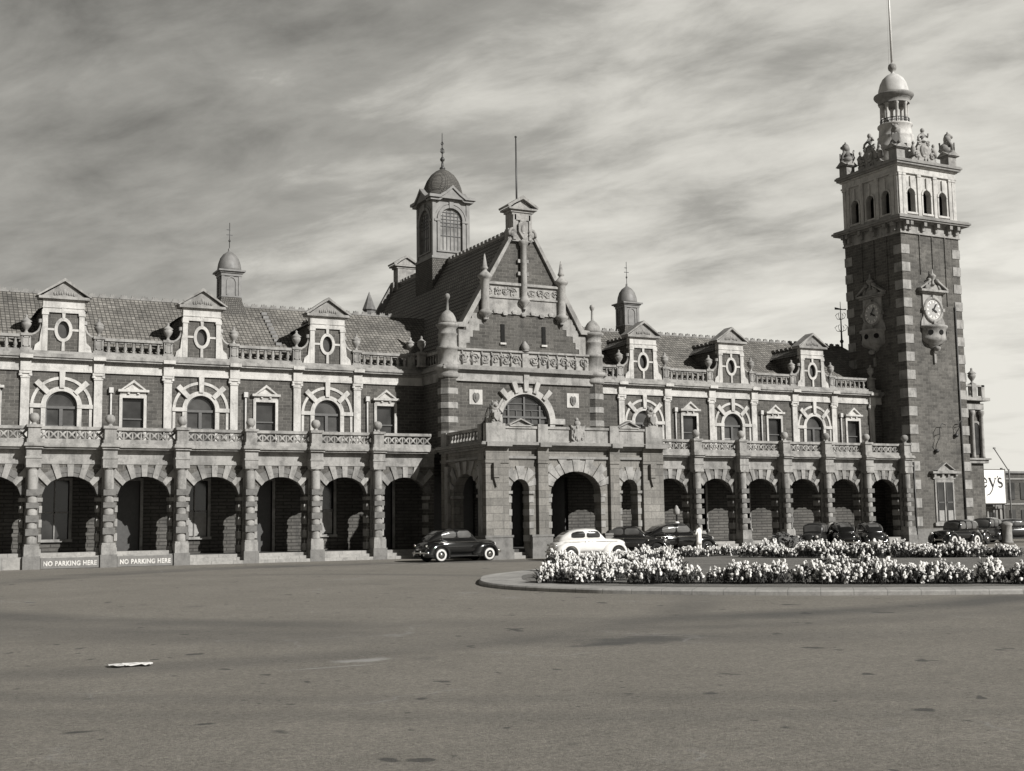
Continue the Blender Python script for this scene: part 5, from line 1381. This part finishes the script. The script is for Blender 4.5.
# ------------------------------------------------------------------ flowers
LEAF,nt,b=newmat('flower_leaves',.7,.3); h=N(nt); h.l(h.ramp(h.noise(h.pos(),6,3),[(.3,.045),(.7,.13)]),b.inputs['Base Color'])
PETAL,nt,b=newmat('white_petals',.7,.2); h=N(nt); h.l(h.ramp(h.noise(h.pos(),5,3),[(.35,.55),(.6,.74)]),b.inputs['Base Color']); b.inputs['Transmission Weight'].default_value=0; b.inputs['Subsurface Weight'].default_value=.0
def clump_meshes(seed, w, dens):
    q=random.Random(seed); lf=MB(); pt=MB(); H=q.uniform(.46,.56)
    lob=[(q.uniform(-.45,.45)*w,q.uniform(-.45,.45)*w,q.uniform(.55,.8)*w,q.uniform(.75,1.1)*H) for _ in range(5)]
    def top(x,y): return max([0]+[h_*math.sqrt(max(0,1-((x-lx)**2+(y-ly)**2)/lr**2)) for lx,ly,lr,h_ in lob])
    def spot():
        while True:
            x,y=q.uniform(-w,w)*1.1,q.uniform(-w,w)*1.1; t=top(x,y)
            if t>.08: return x,y,t
    for i in range(int(330*dens)):
        x,y,t=spot(); z0=t*q.uniform(.05,.75); d=q.uniform(0,2*PI); ln=q.uniform(.08,.2); up_=q.uniform(.02,.22); wd=q.uniform(.02,.05)
        cx,cy=-math.sin(d)*wd,math.cos(d)*wd; dx,dy=math.cos(d)*ln,math.sin(d)*ln
        b=lf.V([(x,y,z0),(x+dx*.5+cx,y+dy*.5+cy,z0+up_*.75),(x+dx,y+dy,z0+up_),(x+dx*.5-cx,y+dy*.5-cy,z0+up_*.75)]); lf.F([b,b+1,b+2,b+3])
    for i in range(int(72*dens)):
        x,y,t=spot(); z=t*q.uniform(.72,1.0)+q.uniform(.0,.16)
        lf.tube([(x+q.uniform(-.05,.05),y+q.uniform(-.05,.05),0),(x,y,z)],.007,3)
        n=q.randint(1,2)
        for k in range(n):
            s=q.uniform(.022,.066); zz=z-.08*k; px,py=x+q.uniform(-.04,.04),y+q.uniform(-.04,.04)
            # a tight head of overlapping petals
            pt.ell((px,py,zz),(s*.8,s*.8,s),6,4)
            for t in range(3):
                aa=q.uniform(0,2*PI); pt.ell((px+s*.6*math.cos(aa),py+s*.6*math.sin(aa),zz+q.uniform(-.5,.5)*s),(s*.5,s*.5,s*.6),5,4)
    return lf,pt
protos=[]
def clump(kind, loc, rz, sc, label, group):
    w,dn=[(.52,1.0),(.42,.8),(.34,.55),(.5,.6)][kind%4]
    if len(protos)<=kind:
        lf,pt=clump_meshes(20+kind,w,dn); r=build('flower_clump',lf,LEAF,None,loc); build('blossom',pt,PETAL,r); protos.append(r)
    else: r=copy_tree(protos[kind],None,loc)
    r.rotation_euler=(0,0,rz); r.scale=(sc,sc,sc*rnd.uniform(.9,1.1)); tag(r,label,'flowers',group); return r
# positions measured on the lawn: front row along the kerb, the tip bed, the back row and the right middle bed
def along(P, n, jit):
    out=[]; seg=[(Vector(a),Vector(b)) for a,b in zip(P,P[1:])]; tot=sum((b-a).length for a,b in seg)
    for i in range(n):
        d=tot*(i+.5)/n
        for a,b in seg:
            l=(b-a).length
            if d<=l: p=a+(b-a)*d/l; break
            d-=l
        out.append((p.x+rnd.uniform(-jit,jit),p.y+rnd.uniform(-jit,jit)))
    return out
ORD=['first','second','third','fourth','fifth','sixth','seventh','eighth','ninth','tenth','eleventh','twelfth','thirteenth','fourteenth','fifteenth','sixteenth','seventeenth','eighteenth','nineteenth','twentieth','twenty-first','twenty-second','twenty-third','twenty-fourth','twenty-fifth','twenty-sixth','twenty-seventh','twenty-eighth','twenty-ninth','thirtieth']
BEDS=[('kerb row',[(12.5,-31.9),(12.9,-32.9),(13.6,-33.3),(14.3,-34.4),(14.9,-34.4),(15.45,-35.3),(16.05,-35.8),(16.45,-36.3),(16.9,-36.6),(17.5,-37.1),(18.15,-37.6),(18.5,-38.2),(19.15,-38.8),(19.7,-39.3),(20.05,-39.5),(20.4,-39.7),(20.8,-40.1),(21.15,-40.6),(22.0,-41.1),(22.4,-41.9),(23.4,-42.2)],1.0,'clump along the kerb, counting from the island\'s rounded tip'),
 ('tip bed',along([(13.2,-30.6),(14.8,-31.9),(14.4,-29.2),(16.4,-31.4),(15.6,-27.0),(18.0,-30.8),(17.0,-24.4),(19.6,-28.6)],20,.45),1.1,'white flower clump in the thick bed at the rounded tip of the island'),
 ('back row',along([(19.0,-21.0),(21.5,-19.2),(24.5,-17.2),(28.5,-14.9),(33.5,-13.9),(37.5,-13.9)],24,.2),.95,'clump of the row behind the lawn, counting from the white car'),
 ('middle bed',along([(31.0,-17.6),(33.1,-19.2),(35.3,-21.8),(37.2,-24.2),(39.6,-26.4),(37.0,-21.4),(34.6,-18.0),(33.0,-16.4)],28,.5),1.2,'white flower clump in the long bed across the middle of the lawn'),
 ('lone',[(24.6,-31.6),(25.3,-32.4),(21.5,-34.6)],1.0,'small white flower clump standing apart on the lawn between the beds')]
SMALL={'kerb row':['white flower %s','pale flower %s']}
for bn,pts,sc,desc in BEDS:
    for i,(x,y) in enumerate(pts):
        kd=(i*7+len(bn))%4
        if len(protos)<4: kd=len(protos)
        z=.14
        clump(kd,(x,y,z),rnd.uniform(0,6.28),sc*rnd.uniform(.8,1.2),(f'{ORD[i]} white-flowered {desc}' if bn in ('kerb row','back row') else desc),f'white flower clumps, {bn}')
# soil of the beds
mb=MB()
for bn,pts,sc,_ in BEDS:
    for x,y in pts:
        n=10; b=mb.V([(x+(.62+rnd.uniform(-.1,.1))*math.cos(2*PI*t/n),y+(.62+rnd.uniform(-.1,.1))*math.sin(2*PI*t/n),.1435+rnd.uniform(0,.004)) for t in range(n)]); mb.F(list(range(b,b+n)))
tag(build('soil',mb,SOIL),kind='structure')
# dark leafy shrubs by the right wing
def shrub(loc,s,label):
    q=random.Random(int(loc[0]*10)); mb=MB()
    for i in range(420):
        u=Vector((q.gauss(0,1),q.gauss(0,1),q.gauss(0,1))).normalized()*(q.random()**.4); p=Vector((u.x*.8*s,u.y*.7*s,.55*s+u.z*.5*s)); a=Vector((q.gauss(0,1),q.gauss(0,1),q.gauss(0,1))).normalized(); c=a.cross(u).normalized() if a.cross(u).length>.01 else Vector((1,0,0)); w=.07*s
        b=mb.V([p-a*w*1.8,p+c*w,p+a*w*1.8,p-c*w]); mb.F([b,b+1,b+2,b+3])
    for k in range(5): mb.tube([(0,0,0),(q.uniform(-.3,.3)*s,q.uniform(-.3,.3)*s,.6*s)],.025*s,5)
    tag(build('leafy_shrub',mb,LEAF,None,loc),label,'shrub','dark shrubs on the island')
shrub((38.3,-12.2,.0),1.2,'dark rounded shrub behind the flower row, just right of the person in white')
shrub((39.4,-12.0,.0),.9,'dark low shrub further right, in front of the second arch column')
shrub((26.6,-15.4,.14),.5,'small dark shrub low behind the flowers, in front of the white car')

# scrap of pale paper on the road
q=random.Random(5); mb=MB(); nx,ny=10,5; gr=[]
for i in range(nx+1):
    row=[]
    for j in range(ny+1):
        u,v=i/nx-.5,j/ny-.5; edge=max(abs(u),abs(v))*2
        row.append(mb.V([(u*.68+q.uniform(-.03,.03),v*.34*(1-.5*abs(u))+q.uniform(-.025,.025)+.06*math.sin(u*7),.012+q.uniform(0,.045)*(1.1-edge*.7)+.02*abs(math.sin(u*11+v*9)))]))
    gr.append(row)
for i in range(nx):
    for j in range(ny):
        if (i,j) in ((0,0),(nx-1,ny-1),(0,ny-1),(4,0)): continue
        mb.F([gr[i][j],gr[i+1][j],gr[i+1][j+1],gr[i][j+1]])
tag(build('paper_scrap',mb,mat_plain('newspaper',.55,.8,.2,0,.25,scale=9),None,(-3.6,-47.0,.0),R(-20)),'crumpled torn scrap of white paper lying on the road','paper scrap')

# ------------------------------------------------------------------ camera
cam=bpy.data.cameras.new('camera'); co=bpy.data.objects.new('camera',cam); C.objects.link(co)
Cx,Cy,Cz,yaw,pit,rol,f=-7.2645,-67.0994,2.197,.4792,.108,-.0139,1231.99
fw=Vector((math.sin(yaw)*math.cos(pit),math.cos(yaw)*math.cos(pit),math.sin(pit))); rt=Vector((math.cos(yaw),-math.sin(yaw),0)); up=rt.cross(fw)
r2=math.cos(rol)*rt+math.sin(rol)*up; u2=-math.sin(rol)*rt+math.cos(rol)*up
co.matrix_world=Matrix(((r2.x,u2.x,-fw.x,Cx),(r2.y,u2.y,-fw.y,Cy),(r2.z,u2.z,-fw.z,Cz),(0,0,0,1)))
cam.sensor_width=36; cam.sensor_fit='HORIZONTAL'; cam.lens=f/1024*36; cam.clip_end=4000
bpy.context.scene.camera=co

# ------------------------------------------------------------------ sun and sky
sd=Vector((.46,-1,.66)).normalized()
sl=bpy.data.lights.new('sun','SUN'); sl.energy=SUN_E; sl.angle=R(.5); sl.color=(1,.985,.955)
so=bpy.data.objects.new('sun',sl); C.objects.link(so); so.rotation_euler=(-sd).to_track_quat('-Z','Y').to_euler(); so.location=(0,-40,60)
w=bpy.data.worlds.new('World'); bpy.context.scene.world=w; w.use_nodes=True; nt=w.node_tree; h=N(nt)
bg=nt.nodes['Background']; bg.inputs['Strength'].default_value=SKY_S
sky=h.n('ShaderNodeTexSky'); sky.sky_type='NISHITA'; sky.sun_disc=False; sky.sun_elevation=math.asin(sd.z); sky.sun_rotation=math.atan2(sd.x,sd.y); sky.dust_density=.4; sky.air_density=.7
bw=h.n('ShaderNodeSeparateColor'); h.l(sky.outputs[0],bw.inputs[0])   # the plate was red-sensitive: blue sky prints dark
tint=h.n('ShaderNodeMix',data_type='RGBA',blend_type='MULTIPLY'); tint.inputs['Factor'].default_value=1
comb=h.n('ShaderNodeCombineColor'); 
for i in range(3): h.l(bw.outputs[0],comb.inputs[i])
h.l(comb.outputs[0],tint.inputs['A']); tint.inputs['B'].default_value=(1,.975,.9,1)
# streaky high cloud laid on a plane overhead
tc=h.n('ShaderNodeTexCoord').outputs['Generated']; sx=h.n('ShaderNodeSeparateXYZ'); h.l(tc,sx.inputs[0])
zz=h.math('ADD',h.math('MAXIMUM',sx.outputs[2],0.0),.22)
cb=h.n('ShaderNodeCombineXYZ'); h.l(h.math('DIVIDE',sx.outputs[0],zz),cb.inputs[0]); h.l(h.math('DIVIDE',sx.outputs[1],zz),cb.inputs[1])
def layer(rot,scale,sc,dist,detail=9,rough=.6):
    mp=h.n('ShaderNodeMapping'); mp.vector_type='TEXTURE'; mp.inputs['Rotation'].default_value=(0,0,R(rot)); mp.inputs['Scale'].default_value=scale; h.l(cb.outputs[0],mp.inputs['Vector'])
    n1=h.n('ShaderNodeTexNoise'); n1.inputs['Scale'].default_value=sc; n1.inputs['Detail'].default_value=detail; n1.inputs['Roughness'].default_value=rough; n1.inputs['Distortion'].default_value=dist; h.l(mp.outputs['Vector'],n1.inputs['Vector']); return n1.outputs['Fac']
l1=layer(-42,(1.75,1,1),2.5,.4,10,.6); l2=layer(-58,(1.6,.9,1),7.5,.3,8,.6); l3=layer(-30,(1.2,1,1),.9,.2,3)
cov=h.math('ADD',h.math('ADD',h.math('MULTIPLY',h.math('SUBTRACT',l1,.5),.62),h.math('MULTIPLY',h.math('SUBTRACT',l2,.5),.5)),h.math('ADD',h.math('MULTIPLY',l3,.25),.42))
# the cloud sheet thickens towards the right and the horizon, and its unseen parts are shaped to set the fill light
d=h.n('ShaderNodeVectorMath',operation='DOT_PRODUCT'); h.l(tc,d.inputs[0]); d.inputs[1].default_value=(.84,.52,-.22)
shift=h.math('MAXIMUM',h.math('MULTIPLY',h.math('SUBTRACT',d.outputs['Value'],.74),CLOUD_G),-.2)  # lower bound keeps added cloud out of view, lifting the tower's shaded face
back=h.math('MULTIPLY',h.math('MINIMUM',h.math('ADD',sx.outputs[1],.05),0.0),.9)  # unseen sky behind the camera cleared to deepen the shade
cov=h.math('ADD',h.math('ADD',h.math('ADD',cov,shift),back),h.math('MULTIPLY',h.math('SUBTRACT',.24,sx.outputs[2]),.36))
cl=h.ramp(cov,[(.08,(0,0,0,1)),(.25,(.18,.18,.18,1)),(.47,(.4,.4,.4,1)),(.62,(.72,.72,.72,1)),(.82,(1,1,1,1))])
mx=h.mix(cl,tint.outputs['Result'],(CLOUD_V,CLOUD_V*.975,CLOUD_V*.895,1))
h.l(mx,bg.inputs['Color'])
vs=bpy.context.scene.view_settings; vs.view_transform='Standard'; vs.look='None'; vs.gamma=1; vs.use_curve_mapping=False; vs.exposure=EXPO
bpy.context.scene.display_settings.display_device='sRGB'
